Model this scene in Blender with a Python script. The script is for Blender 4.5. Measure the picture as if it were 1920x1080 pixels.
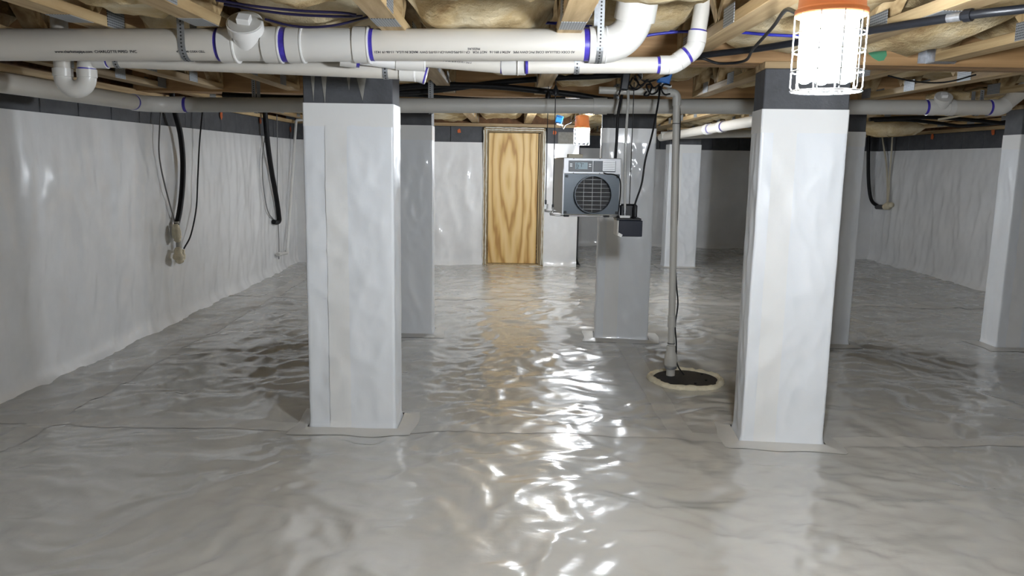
import bpy, math, random
import numpy as np
from mathutils import Vector, Matrix

random.seed(7)
PI = math.pi
for o in list(bpy.data.objects):
    bpy.data.objects.remove(o, do_unlink=True)
SC = bpy.context.scene
COL = SC.collection

# ------------------------------------------------------------------ camera
F, PITCH, YAW, ROLL, CAMH = 1481.0, math.radians(9.052), math.radians(0.282), math.radians(0.957), 1.279
_fwd = Vector((math.sin(YAW) * math.cos(PITCH), math.cos(YAW) * math.cos(PITCH), -math.sin(PITCH)))
_rt = Vector((math.cos(YAW), -math.sin(YAW), 0))
_up = _rt.cross(_fwd)
RT = _rt * math.cos(ROLL) + _up * math.sin(ROLL)
UP = -_rt * math.sin(ROLL) + _up * math.cos(ROLL)
FW = _fwd
cam = bpy.data.cameras.new('camera')
cam.sensor_width = 36.0
cam.lens = 36.0 * F / 1920.0
cam.clip_start = 0.05
camo = bpy.data.objects.new('camera', cam)
COL.objects.link(camo)
m = Matrix((RT, UP, -FW)).transposed().to_4x4()
m.translation = Vector((0, 0, CAMH))
camo.matrix_world = m
SC.camera = camo

# ------------------------------------------------------------------ world, exposure
w = bpy.data.worlds.new('world')
SC.world = w
w.use_nodes = True
w.node_tree.nodes['Background'].inputs[0].default_value = (0.6, 0.65, 0.72, 1)
w.node_tree.nodes['Background'].inputs[1].default_value = 0.02
SC.view_settings.view_transform = 'Standard'
SC.view_settings.look = 'None'
SC.view_settings.gamma = 1.0
SC.view_settings.use_curve_mapping = False
SC.view_settings.exposure = 0.0
LAMP, LAMP_FAR = 1040.0, 900.0           # radiance of the light tubes of the near and the far lamp


# points in the place: a direction of sight met with a plane of the room
def _ray(px, py):
    return FW + RT * ((px - 960) / F) - UP * ((py - 540) / F)


def WY(px, py, y):
    v = _ray(px, py)
    t = y / v.y
    return Vector((v.x * t, y, CAMH + v.z * t))


def WZ(px, py, z):
    v = _ray(px, py)
    t = (z - CAMH) / v.z
    return Vector((v.x * t, v.y * t, z))


def WX(px, py, x):
    v = _ray(px, py)
    t = x / v.x
    return Vector((x, v.y * t, CAMH + v.z * t))


# ------------------------------------------------------------------ materials
MATS = {}


def nt(name):
    mt = bpy.data.materials.new(name)
    mt.use_nodes = True
    t = mt.node_tree
    b = t.nodes['Principled BSDF']
    MATS[name] = mt
    return mt, t, b


def N(t, kind, **kw):
    n = t.nodes.new(kind)
    for k, v in kw.items():
        if k.startswith('i_'):
            key = k[2:].replace('_', ' ')
            n.inputs[key].default_value = v
        else:
            setattr(n, k, v)
    return n


def ramp(t, stops):
    r = t.nodes.new('ShaderNodeValToRGB')
    e = r.color_ramp.elements
    while len(e) < len(stops):
        e.new(0.5)
    for i, (p, c) in enumerate(stops):
        e[i].position = p
        e[i].color = (c[0], c[1], c[2], 1)
    return r


def coords(t, scale=(1, 1, 1), rot=(0, 0, 0), loc=(0, 0, 0), src='Object'):
    tc = t.nodes.new('ShaderNodeTexCoord')
    mp = t.nodes.new('ShaderNodeMapping')
    mp.inputs['Scale'].default_value = scale
    mp.inputs['Rotation'].default_value = rot
    mp.inputs['Location'].default_value = loc
    t.links.new(tc.outputs[src], mp.inputs[0])
    return mp


def mat(name, col, rough=0.5, metal=0.0, var=0.0, vscale=20.0, bump=0.0, bscale=40.0, stretch=(1, 1, 1), spec=0.5, coat=0.0):
    mt, t, b = nt(name)
    b.inputs['Roughness'].default_value = rough
    b.inputs['Metallic'].default_value = metal
    b.inputs['Specular IOR Level'].default_value = spec
    b.inputs['Coat Weight'].default_value = coat
    b.inputs['Base Color'].default_value = (*col, 1)
    if var > 0:
        mp = coords(t, stretch)
        n = N(t, 'ShaderNodeTexNoise', i_Scale=vscale, i_Detail=4.0, i_Roughness=0.6)
        t.links.new(mp.outputs[0], n.inputs['Vector'])
        r = ramp(t, [(0.3, [c * (1 - var) for c in col]), (0.7, [min(1, c * (1 + var)) for c in col])])
        t.links.new(n.outputs[0], r.inputs[0])
        t.links.new(r.outputs[0], b.inputs['Base Color'])
    if bump > 0:
        mp = coords(t, stretch)
        n = N(t, 'ShaderNodeTexNoise', i_Scale=bscale, i_Detail=4.0, i_Roughness=0.6)
        t.links.new(mp.outputs[0], n.inputs['Vector'])
        bp = N(t, 'ShaderNodeBump', i_Strength=1.0, i_Distance=bump)
        t.links.new(n.outputs[0], bp.inputs['Height'])
        t.links.new(bp.outputs[0], b.inputs['Normal'])
    return mt


def liner(name, col, rough, fold, fscale, stretch, fine=0.0008, var=0.05, coat=0.0):
    """white reinforced plastic sheet: folded, glossy, with a little staining"""
    mt, t, b = nt(name)
    b.inputs['Roughness'].default_value = rough
    b.inputs['Coat Weight'].default_value = coat
    b.inputs['Coat Roughness'].default_value = 0.06
    mp = coords(t, stretch)
    wn = N(t, 'ShaderNodeTexNoise', i_Scale=fscale * 0.5, i_Detail=2.0)
    t.links.new(mp.outputs[0], wn.inputs['Vector'])
    mx = N(t, 'ShaderNodeVectorMath', operation='MULTIPLY_ADD')
    mx.inputs[1].default_value = (0.5, 0.5, 0.5)
    t.links.new(wn.outputs['Color'], mx.inputs[0])
    t.links.new(mp.outputs[0], mx.inputs[2])
    n1 = N(t, 'ShaderNodeTexNoise', i_Scale=fscale, i_Detail=3.0, i_Roughness=0.45)
    n1.noise_type = 'RIDGED_MULTIFRACTAL'
    t.links.new(mx.outputs[0], n1.inputs['Vector'])
    n2 = N(t, 'ShaderNodeTexNoise', i_Scale=fscale * 6, i_Detail=3.0)
    t.links.new(mp.outputs[0], n2.inputs['Vector'])
    b1 = N(t, 'ShaderNodeBump', i_Strength=1.0, i_Distance=fold)
    t.links.new(n1.outputs[0], b1.inputs['Height'])
    b2 = N(t, 'ShaderNodeBump', i_Strength=1.0, i_Distance=fine)
    t.links.new(n2.outputs[0], b2.inputs['Height'])
    t.links.new(b1.outputs[0], b2.inputs['Normal'])
    t.links.new(b2.outputs[0], b.inputs['Normal'])
    mc = coords(t, (1, 1, 1))
    nc = N(t, 'ShaderNodeTexNoise', i_Scale=2.2, i_Detail=5.0, i_Roughness=0.6)
    t.links.new(mc.outputs[0], nc.inputs['Vector'])
    r = ramp(t, [(0.3, [c * (1 - var) for c in col]), (0.7, [min(1, c * (1 + var)) for c in col])])
    t.links.new(nc.outputs[0], r.inputs[0])
    t.links.new(r.outputs[0], b.inputs['Base Color'])
    return mt


def wood(name, dark, light, axis, scale=1.0, rough=0.65):
    """sawn lumber, grain along axis"""
    mt, t, b = nt(name)
    s = [22.0 * scale] * 3
    s['xyz'.index(axis)] = 1.2 * scale
    mp = coords(t, tuple(s))
    n = N(t, 'ShaderNodeTexNoise', i_Scale=1.0, i_Detail=5.0, i_Roughness=0.55, i_Distortion=0.6)
    t.links.new(mp.outputs[0], n.inputs['Vector'])
    r = ramp(t, [(0.32, dark), (0.5, [(a + c) / 2 for a, c in zip(dark, light)]), (0.66, light)])
    t.links.new(n.outputs[0], r.inputs[0])
    inf = N(t, 'ShaderNodeObjectInfo')
    hs = N(t, 'ShaderNodeHueSaturation')
    mr = N(t, 'ShaderNodeMapRange')
    mr.inputs['To Min'].default_value = 0.75
    mr.inputs['To Max'].default_value = 1.15
    t.links.new(inf.outputs['Random'], mr.inputs[0])
    t.links.new(mr.outputs[0], hs.inputs['Value'])
    t.links.new(r.outputs[0], hs.inputs['Color'])
    t.links.new(hs.outputs[0], b.inputs['Base Color'])
    b.inputs['Roughness'].default_value = rough
    bp = N(t, 'ShaderNodeBump', i_Strength=0.4, i_Distance=0.002)
    t.links.new(n.outputs[0], bp.inputs['Height'])
    t.links.new(bp.outputs[0], b.inputs['Normal'])
    return mt


def emit(name, col, s):
    mt, t, b = nt(name)
    b.inputs['Base Color'].default_value = (0.8, 0.8, 0.8, 1)
    b.inputs['Emission Color'].default_value = (*col, 1)
    b.inputs['Emission Strength'].default_value = s
    return mt


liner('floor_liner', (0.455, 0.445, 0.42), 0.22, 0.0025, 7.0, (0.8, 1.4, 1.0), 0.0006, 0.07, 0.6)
liner('wall_liner', (0.80, 0.805, 0.81), 0.27, 0.006, 3.0, (1.8, 1.8, 0.35), 0.0008, 0.07, 0.4)
liner('pillar_liner', (0.745, 0.77, 0.80), 0.40, 0.010, 3.2, (1.6, 1.6, 0.9), 0.0007, 0.03, 0.12)
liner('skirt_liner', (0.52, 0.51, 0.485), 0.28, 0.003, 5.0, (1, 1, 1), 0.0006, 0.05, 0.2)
liner('tape', (0.77, 0.775, 0.77), 0.30, 0.002, 5.0, (1.6, 1.6, 0.7), 0.0004, 0.03, 0.2)
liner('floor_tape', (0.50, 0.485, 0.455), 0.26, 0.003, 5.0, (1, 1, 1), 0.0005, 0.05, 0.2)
mat('block_paint', (0.072, 0.075, 0.083), 0.7, var=0.22, vscale=9, bump=0.002, bscale=70)
mat('mortar', (0.27, 0.26, 0.235), 0.85, var=0.15, vscale=30, bump=0.002)
mat('concrete', (0.30, 0.30, 0.29), 0.9, var=0.15, vscale=8)
mat('pvc', (0.56, 0.53, 0.475), 0.38, var=0.05, vscale=3)
mat('pvc_fitting', (0.62, 0.605, 0.57), 0.33)
mat('pvc_lip', (0.78, 0.77, 0.75), 0.3)
mat('primer', (0.05, 0.035, 0.33), 0.35, var=0.35, vscale=25)
mat('pvc_grey', (0.50, 0.49, 0.455), 0.4, var=0.06, vscale=4)
mat('galvanised', (0.42, 0.43, 0.45), 0.42, 0.85, var=0.2, vscale=60)
mat('strap_metal', (0.30, 0.31, 0.32), 0.5, 0.7, var=0.15, vscale=50)
mat('hole', (0.02, 0.02, 0.02), 0.8)
mat('black_rubber', (0.005, 0.005, 0.006), 0.5, bump=0.0006, bscale=60, spec=0.3)
mat('sump_black', (0.006, 0.006, 0.008), 0.6, bump=0.002, bscale=30)
mat('black_plastic', (0.009, 0.010, 0.013), 0.4, spec=0.35)
mat('navy_plastic', (0.005, 0.008, 0.020), 0.4, spec=0.3)
mat('grey_wire', (0.22, 0.22, 0.22), 0.5)
mat('cream_wire', (0.55, 0.50, 0.38), 0.5)
mat('blue_pex', (0.02, 0.025, 0.30), 0.35)
mat('blue_pex_shaded', (0.015, 0.012, 0.05), 0.4)  # blue tube again, darkened so the colour carries the ceiling shade
mat('blue_box', (0.015, 0.16, 0.52), 0.4)
mat('orange_plastic', (0.62, 0.22, 0.09), 0.45)
mat('white_plastic', (0.75, 0.75, 0.73), 0.4)
mat('foam', (0.74, 0.67, 0.50), 0.75, var=0.12, vscale=30, bump=0.006, bscale=60)
mat('foam_white', (0.78, 0.76, 0.68), 0.7, bump=0.004, bscale=60)
mat('orange_paint', (0.55, 0.12, 0.03), 0.7)
mat('green_paint', (0.08, 0.30, 0.16), 0.7)
mat('ink', (0.03, 0.03, 0.035), 0.6)
mat('dehum_case', (0.52, 0.53, 0.55), 0.38, 0.25)
mat('dehum_side', (0.66, 0.63, 0.58), 0.45, 0.2)
mat('dehum_front', (0.065, 0.08, 0.095), 0.36, 0.35, var=0.12, vscale=6)
mat('dehum_panel', (0.10, 0.11, 0.125), 0.4)
mat('dehum_seam', (0.04, 0.04, 0.045), 0.5)
mat('dehum_grille', (0.66, 0.67, 0.68), 0.3, 0.2)
mat('dehum_coil', (0.007, 0.007, 0.008), 0.6, var=0.5, vscale=160)
mat('steel_rod', (0.5, 0.5, 0.5), 0.3, 0.9)
mat('clear_tube', (0.5, 0.5, 0.48), 0.12, 0.0)
wood('pine_y', (0.30, 0.19, 0.08), (0.62, 0.46, 0.25), 'y')
wood('pine_z', (0.30, 0.19, 0.08), (0.60, 0.45, 0.25), 'z')
wood('pine_x', (0.28, 0.18, 0.08), (0.58, 0.43, 0.24), 'x')
wood('beam_x', (0.24, 0.13, 0.05), (0.46, 0.28, 0.13), 'x')
wood('frame_wood', (0.24, 0.17, 0.09), (0.42, 0.32, 0.18), 'z')
mat('subfloor', (0.16, 0.075, 0.03), 0.8, var=0.4, vscale=14)
emit('led', (0.92, 0.98, 1.05), LAMP)
emit('led_far', (0.92, 0.98, 1.05), LAMP_FAR)
emit('screen', (0.5, 0.64, 0.74), 0.1)
MATS['screen'].node_tree.nodes['Principled BSDF'].inputs['Base Color'].default_value = (0.3, 0.4, 0.45, 1)


def insulation_mat():
    mt, t, b = nt('insulation')
    mp = coords(t, (1, 1, 1))
    n = N(t, 'ShaderNodeTexNoise', i_Scale=4.5, i_Detail=6.0, i_Roughness=0.62, i_Distortion=0.5)
    t.links.new(mp.outputs[0], n.inputs['Vector'])
    r = ramp(t, [(0.28, (0.30, 0.19, 0.085)), (0.46, (0.56, 0.43, 0.24)), (0.62, (0.70, 0.60, 0.41)), (0.8, (0.76, 0.70, 0.56))])
    t.links.new(n.outputs[0], r.inputs[0])
    t.links.new(r.outputs[0], b.inputs['Base Color'])
    b.inputs['Roughness'].default_value = 0.95
    b.inputs['Specular IOR Level'].default_value = 0.1
    n2 = N(t, 'ShaderNodeTexNoise', i_Scale=22.0, i_Detail=6.0, i_Roughness=0.7)
    t.links.new(mp.outputs[0], n2.inputs['Vector'])
    bp = N(t, 'ShaderNodeBump', i_Strength=0.8, i_Distance=0.015)
    t.links.new(n2.outputs[0], bp.inputs['Height'])
    t.links.new(bp.outputs[0], b.inputs['Normal'])


insulation_mat()


def plywood_mat():
    mt, t, b = nt('plywood')
    mp = coords(t, (1.0, 1.0, 0.16), loc=(0.05, 0, -0.02))
    wv = N(t, 'ShaderNodeTexWave', wave_type='RINGS', rings_direction='Y', i_Scale=3.3, i_Distortion=9.0, i_Detail=3.0)
    wv.inputs['Detail Scale'].default_value = 1.3
    wv.inputs['Detail Roughness'].default_value = 0.55
    t.links.new(mp.outputs[0], wv.inputs['Vector'])
    r = ramp(t, [(0.0, (0.46, 0.25, 0.075)), (0.10, (0.60, 0.37, 0.125)), (0.35, (0.73, 0.50, 0.20)), (1.0, (0.80, 0.59, 0.28))])
    t.links.new(wv.outputs['Color'], r.inputs[0])
    t.links.new(r.outputs[0], b.inputs['Base Color'])
    b.inputs['Roughness'].default_value = 0.55


plywood_mat()


def plate_mat():
    mt, t, b = nt('nail_plate')
    mp = coords(t, (1, 1, 1))
    v = N(t, 'ShaderNodeTexVoronoi', i_Scale=110.0, i_Randomness=0.0)
    t.links.new(mp.outputs[0], v.inputs['Vector'])
    r = ramp(t, [(0.25, (0.05, 0.055, 0.06)), (0.42, (0.40, 0.42, 0.44))])
    t.links.new(v.outputs['Distance'], r.inputs[0])
    t.links.new(r.outputs[0], b.inputs['Base Color'])
    b.inputs['Roughness'].default_value = 0.5
    b.inputs['Metallic'].default_value = 0.5


plate_mat()


# ------------------------------------------------------------------ mesh building
class MB:
    def __init__(self):
        self.v = []
        self.f = []

    def add(self, verts, faces):
        o = len(self.v)
        self.v += [tuple(p) for p in verts]
        self.f += [tuple(i + o for i in f) for f in faces]
        return self

    def box(self, c, s, rot=None, bev=0.0):
        hx, hy, hz = s[0] / 2, s[1] / 2, s[2] / 2
        if bev <= 0:
            vs = [Vector((sx * hx, sy * hy, sz * hz)) for sz in (-1, 1) for sy in (-1, 1) for sx in (-1, 1)]
            fs = [(0, 2, 3, 1), (4, 5, 7, 6), (0, 1, 5, 4), (2, 6, 7, 3), (0, 4, 6, 2), (1, 3, 7, 5)]
        else:
            vs, idx = [], {}
            for ax in range(3):
                for sx in (-1, 1):
                    for sy in (-1, 1):
                        for sz in (-1, 1):
                            sg = (sx, sy, sz)
                            p = [sg[k] * ((hx, hy, hz)[k] - (0 if k == ax else bev)) for k in range(3)]
                            idx[(ax, sg)] = len(vs)
                            vs.append(Vector(p))
            fs = []
            for ax in range(3):
                a, b_ = [k for k in range(3) if k != ax]
                for s_ in (-1, 1):
                    q = []
                    for (u, v_) in ((-1, -1), (1, -1), (1, 1), (-1, 1)):
                        sg = [0, 0, 0]
                        sg[ax] = s_
                        sg[a] = u
                        sg[b_] = v_
                        q.append(idx[(ax, tuple(sg))])
                    fs.append(tuple(q))
            for ax in range(3):
                a, b_ = [k for k in range(3) if k != ax]
                for u in (-1, 1):
                    for v_ in (-1, 1):
                        g0 = [0, 0, 0]
                        g1 = [0, 0, 0]
                        g0[ax] = -1
                        g1[ax] = 1
                        for g in (g0, g1):
                            g[a] = u
                            g[b_] = v_
                        fs.append((idx[(a, tuple(g0))], idx[(a, tuple(g1))], idx[(b_, tuple(g1))], idx[(b_, tuple(g0))]))
            for sx in (-1, 1):
                for sy in (-1, 1):
                    for sz in (-1, 1):
                        fs.append(tuple(idx[(ax, (sx, sy, sz))] for ax in range(3)))
        if rot is not None:
            vs = [rot @ p for p in vs]
        c = Vector(c)
        self.add([p + c for p in vs], fs)
        return self

    def beam(self, a, b, w, h, upv=(0, 0, 1)):
        """square stick from a to b, w wide and h deep"""
        a, b = Vector(a), Vector(b)
        d = (b - a).normalized()
        s = d.cross(Vector(upv))
        if s.length < 1e-5:
            s = d.cross(Vector((0, 1, 0)))
        s.normalize()
        u = s.cross(d)
        vs = [p + s * (i * w / 2) + u * (j * h / 2) for p in (a, b) for (i, j) in ((-1, -1), (1, -1), (1, 1), (-1, 1))]
        self.add(vs, [(0, 3, 2, 1), (4, 5, 6, 7), (0, 1, 5, 4), (1, 2, 6, 5), (2, 3, 7, 6), (3, 0, 4, 7)])
        return self

    def tube(self, pts, r, seg=12, cap=True, closed=False):
        pts = [Vector(p) for p in pts]
        n = len(pts)
        rs = r if isinstance(r, (list, tuple)) else [r] * n
        tg = []
        for i in range(n):
            if closed:
                d = pts[(i + 1) % n] - pts[i - 1]
            else:
                d = pts[min(i + 1, n - 1)] - pts[max(i - 1, 0)]
            if d.length < 1e-9:
                d = tg[-1] if tg else Vector((0, 0, 1))
            tg.append(d.normalized())
        ref = Vector((0, 0, 1)) if abs(tg[0].z) < 0.9 else Vector((0, 1, 0))
        u = tg[0].cross(ref).normalized()
        vs = []
        for i in range(n):
            u = (u - tg[i] * u.dot(tg[i]))
            if u.length < 1e-6:
                u = tg[i].orthogonal()
            u.normalize()
            v = tg[i].cross(u)
            for k in range(seg):
                a = 2 * PI * k / seg
                vs.append(pts[i] + (u * math.cos(a) + v * math.sin(a)) * rs[i])
        fs = []
        m_ = n if closed else n - 1
        for i in range(m_):
            j = (i + 1) % n
            for k in range(seg):
                k2 = (k + 1) % seg
                fs.append((i * seg + k, i * seg + k2, j * seg + k2, j * seg + k))
        if cap and not closed:
            fs.append(tuple(range(seg - 1, -1, -1)))
            fs.append(tuple((n - 1) * seg + k for k in range(seg)))
        self.add(vs, fs)
        return self

    def build(self, name, mt, parent=None, smooth=False, auto=None):
        me = bpy.data.meshes.new(name)
        off = Vector((0, 0, 0))
        q = parent
        while q is not None:
            off += q.location
            q = q.parent
        me.from_pydata([(p[0] - off.x, p[1] - off.y, p[2] - off.z) for p in self.v], [], self.f)
        me.materials.append(MATS[mt])
        o = bpy.data.objects.new(name, me)
        COL.objects.link(o)
        if parent is not None:
            o.parent = parent
        if smooth:
            for p in me.polygons:
                p.use_smooth = True
            if auto is not None:
                me.set_sharp_from_angle(angle=math.radians(auto))
        me.update()
        return o


def rings(prof, axis_pt, axis, seg=24):
    """lathe profile [(along, radius)] about an axis"""
    return [Vector(axis_pt) + Vector(axis).normalized() * a for a, r in prof], [r for a, r in prof]


def lathe(mb, prof, p, axis, seg=24, cap=True):
    # repeated points keep the profile crisp
    ax = Vector(axis).normalized()
    p = Vector(p)
    u = ax.orthogonal().normalized()
    v = ax.cross(u)
    vs, fs = [], []
    n = len(prof)
    for a, r in prof:
        for k in range(seg):
            t = 2 * PI * k / seg
            vs.append(p + ax * a + (u * math.cos(t) + v * math.sin(t)) * r)
    for i in range(n - 1):
        for k in range(seg):
            k2 = (k + 1) % seg
            fs.append((i * seg + k, i * seg + k2, (i + 1) * seg + k2, (i + 1) * seg + k))
    if cap:
        fs.append(tuple(range(seg - 1, -1, -1)))
        fs.append(tuple((n - 1) * seg + k for k in range(seg)))
    mb.add(vs, fs)
    return mb


def spline(pts, n=8):
    pts = [Vector(p) for p in pts]
    P = [pts[0] * 2 - pts[1]] + pts + [pts[-1] * 2 - pts[-2]]
    out = []
    for i in range(1, len(P) - 2):
        for k in range(n):
            t = k / n
            a, b, c, d = P[i - 1], P[i], P[i + 1], P[i + 2]
            out.append(0.5 * ((2 * b) + (c - a) * t + (2 * a - 5 * b + 4 * c - d) * t * t + (3 * b - a - 3 * c + d) * t ** 3))
    out.append(pts[-1])
    return out


def tag(o, label=None, cat=None, group=None, kind=None):
    if label:
        o['label'] = label
    if cat:
        o['category'] = cat
    if group:
        o['group'] = group
    if kind:
        o['kind'] = kind
    return o


def empty(name, loc=(0, 0, 0)):
    o = bpy.data.objects.new(name, None)
    COL.objects.link(o)
    o.location = Vector(loc)
    o.empty_display_size = 0.1
    return o


def thing(name, label, cat, loc=(0, 0, 0), group=None):
    return tag(empty(name, loc), label, cat, group)


def cable(name, label, cat, pts, r, mt, group=None, seg=8, n=8):
    o = MB().tube(spline(pts, n), r, seg).build(name, mt, smooth=True, auto=50)
    return tag(o, label, cat, group)


# ------------------------------------------------------------------ noise on arrays
_rng = np.random.RandomState(3)
_perm = np.concatenate([_rng.permutation(256)] * 2)
_gr = _rng.rand(256) * 2 * PI
_gx, _gy = np.cos(_gr), np.sin(_gr)


def pn(x, y, seed=0):
    x = np.asarray(x, float) + seed * 17.31
    y = np.asarray(y, float) + seed * 9.73
    xi, yi = np.floor(x).astype(int), np.floor(y).astype(int)
    xf, yf = x - xi, y - yi
    xi &= 255
    yi &= 255
    u = xf * xf * xf * (xf * (xf * 6 - 15) + 10)
    v = yf * yf * yf * (yf * (yf * 6 - 15) + 10)

    def g(ix, iy, fx, fy):
        h = _perm[_perm[ix & 255] + (iy & 255)]
        return _gx[h] * fx + _gy[h] * fy
    a = g(xi, yi, xf, yf)
    b = g(xi + 1, yi, xf - 1, yf)
    c = g(xi, yi + 1, xf, yf - 1)
    d = g(xi + 1, yi + 1, xf - 1, yf - 1)
    return (a * (1 - u) + b * u) * (1 - v) + (c * (1 - u) + d * u) * v


def ridge(n, k=2.2, p=1.6):
    return np.clip(1 - np.abs(n) * k, 0, 1) ** p


# ------------------------------------------------------------------ pillars' places (front-left corner, front-right corner)
XL, XR, YD, YF, YJ = -2.64, 5.11, 9.79, 12.27, 11.1
XRET, XJ = 0.84, 3.9
ZB, ZT = 1.51, 1.70
PIL = [  # left x, right x, front y, yaw
    (-0.935, -0.527, 3.63, -1.0, 'bright white wrapped block pillar left of the plywood door with vertical tape, front row'),
    (-0.965, -0.560, 5.72, 0.0, 'grey shaded wrapped block pillar standing behind the bright left pillar'),
    (0.650, 1.032, 5.65, -5.0, 'shaded wrapped block pillar behind the hanging dehumidifier'),
    (1.108, 1.478, 3.515, -5.0, 'brightest white wrapped block pillar below the near orange work light'),
    (2.070, 2.474, 5.59, -2.0, 'dark shaded wrapped block pillar half hidden behind the brightest white pillar'),
    (1.955, 2.350, 9.86, 2.0, 'small distant wrapped block pillar right of the sump discharge pipe'),
    (3.536, 3.940, 5.563, 0.0, 'wrapped block pillar at right edge with lit left side and dark front'),
]
PDEP = 0.205


def flat_mask(x, y):
    m_ = np.ones_like(x)
    for (a, b, yf, yw, lb) in PIL:
        cx, cy = (a + b) / 2, yf + PDEP / 2
        d = np.maximum(np.abs(x - cx) - (b - a) / 2, np.abs(y - cy) - PDEP / 2)
        m_ *= np.clip((d - 0.02) / 0.25, 0.25, 1)
    d = np.hypot(x - 1.075, y - 4.6)
    m_ *= np.clip((d - 0.2) / 0.2, 0.15, 1)
    return m_


def H(x, y):
    """height of the wrinkled ground sheet"""
    x = np.asarray(x, float)
    y = np.asarray(y, float)
    wx = x + 0.28 * pn(x * 1.4, y * 1.4, 1) + 0.07 * pn(x * 5, y * 5, 5)
    wy = y + 0.28 * pn(x * 1.4, y * 1.4, 2) + 0.07 * pn(x * 5, y * 5, 6)
    h = 0.012 * pn(x * 1.7, y * 1.7, 9)
    for k, (f, amp, an, ani) in enumerate(((1.5, 0.012, 0.25, 1.9), (2.4, 0.0095, -0.8, 1.7), (3.0, 0.0080, 1.25, 1.6), (4.5, 0.0052, 0.5, 1.8), (6.0, 0.0036, -0.3, 1.9), (8.0, 0.0026, 1.0, 1.6), (13.0, 0.0012, -0.5, 1.6))):
        c, s = math.cos(an), math.sin(an)
        mod = 0.35 + 1.3 * np.clip(0.5 + 1.3 * pn(x * 0.9, y * 0.9, 40 + k), 0, 1)
        h = h + amp * mod * ridge(pn((wx * c + wy * s) * f, (-wx * s + wy * c) * f * ani, 11 + k), 1.8, 1.0)
    h = h - 0.016
    return h * flat_mask(x, y)


def grid_mesh(mb, P):
    """P: array rows x cols x 3"""
    r, c = P.shape[:2]
    o = len(mb.v)
    mb.v += [tuple(p) for p in P.reshape(-1, 3)]
    idx = np.arange(r * c).reshape(r, c) + o
    q = np.stack([idx[:-1, :-1], idx[:-1, 1:], idx[1:, 1:], idx[1:, :-1]], -1).reshape(-1, 4)
    mb.f += [tuple(int(i) for i in f) for f in q]
    return mb


# ------------------------------------------------------------------ floor
xs = np.arange(XL - 0.02, XR + 0.03, 0.018)
ys = [-3.0]
while ys[-1] < YF + 0.02:
    y_ = ys[-1]
    ys.append(y_ + (0.06 if y_ < 1.6 else 0.012 + 0.0026 * max(0, y_ - 2.2)))
ys = np.array(ys)
gx, gy = np.meshgrid(xs, ys)
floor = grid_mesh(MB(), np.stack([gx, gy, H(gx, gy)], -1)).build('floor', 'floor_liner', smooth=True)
tag(floor, 'wrinkled glossy white plastic ground liner over the crawl space floor', kind='structure')


def floor_strip(a, b, w_, seed):
    a, b = Vector(a), Vector(b)
    d = (b - a)
    L = d.length
    d.normalize()
    s = Vector((-d.y, d.x))
    n = int(L / 0.018) + 2
    t = np.linspace(0, L, n)
    k = np.linspace(-w_ / 2, w_ / 2, 6)
    tt, kk = np.meshgrid(t, k, indexing='ij')
    kk = kk + 0.02 * pn(tt * 1.5, tt * 0, seed)
    X = a.x + d.x * tt + s.x * kk
    Y = a.y + d.y * tt + s.y * kk
    P = np.stack([X, Y, H(X, Y) + 0.0016], -1)
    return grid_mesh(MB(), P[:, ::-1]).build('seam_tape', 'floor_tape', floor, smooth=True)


floor_strip((XL + 0.42, 1.5), (XL + 0.42, 9.7), 0.13, 1)
floor_strip((XL + 0.05, 3.70), (XR - 0.1, 3.45), 0.12, 2)
floor_strip((0.84, 3.6), (0.84, 5.6), 0.12, 3)
floor_strip((XL + 0.05, 7.3), (XR - 0.1, 7.2), 0.12, 4)


# ------------------------------------------------------------------ walls with liner sheet and one bare painted block course
BLOCK_ME = None


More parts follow.
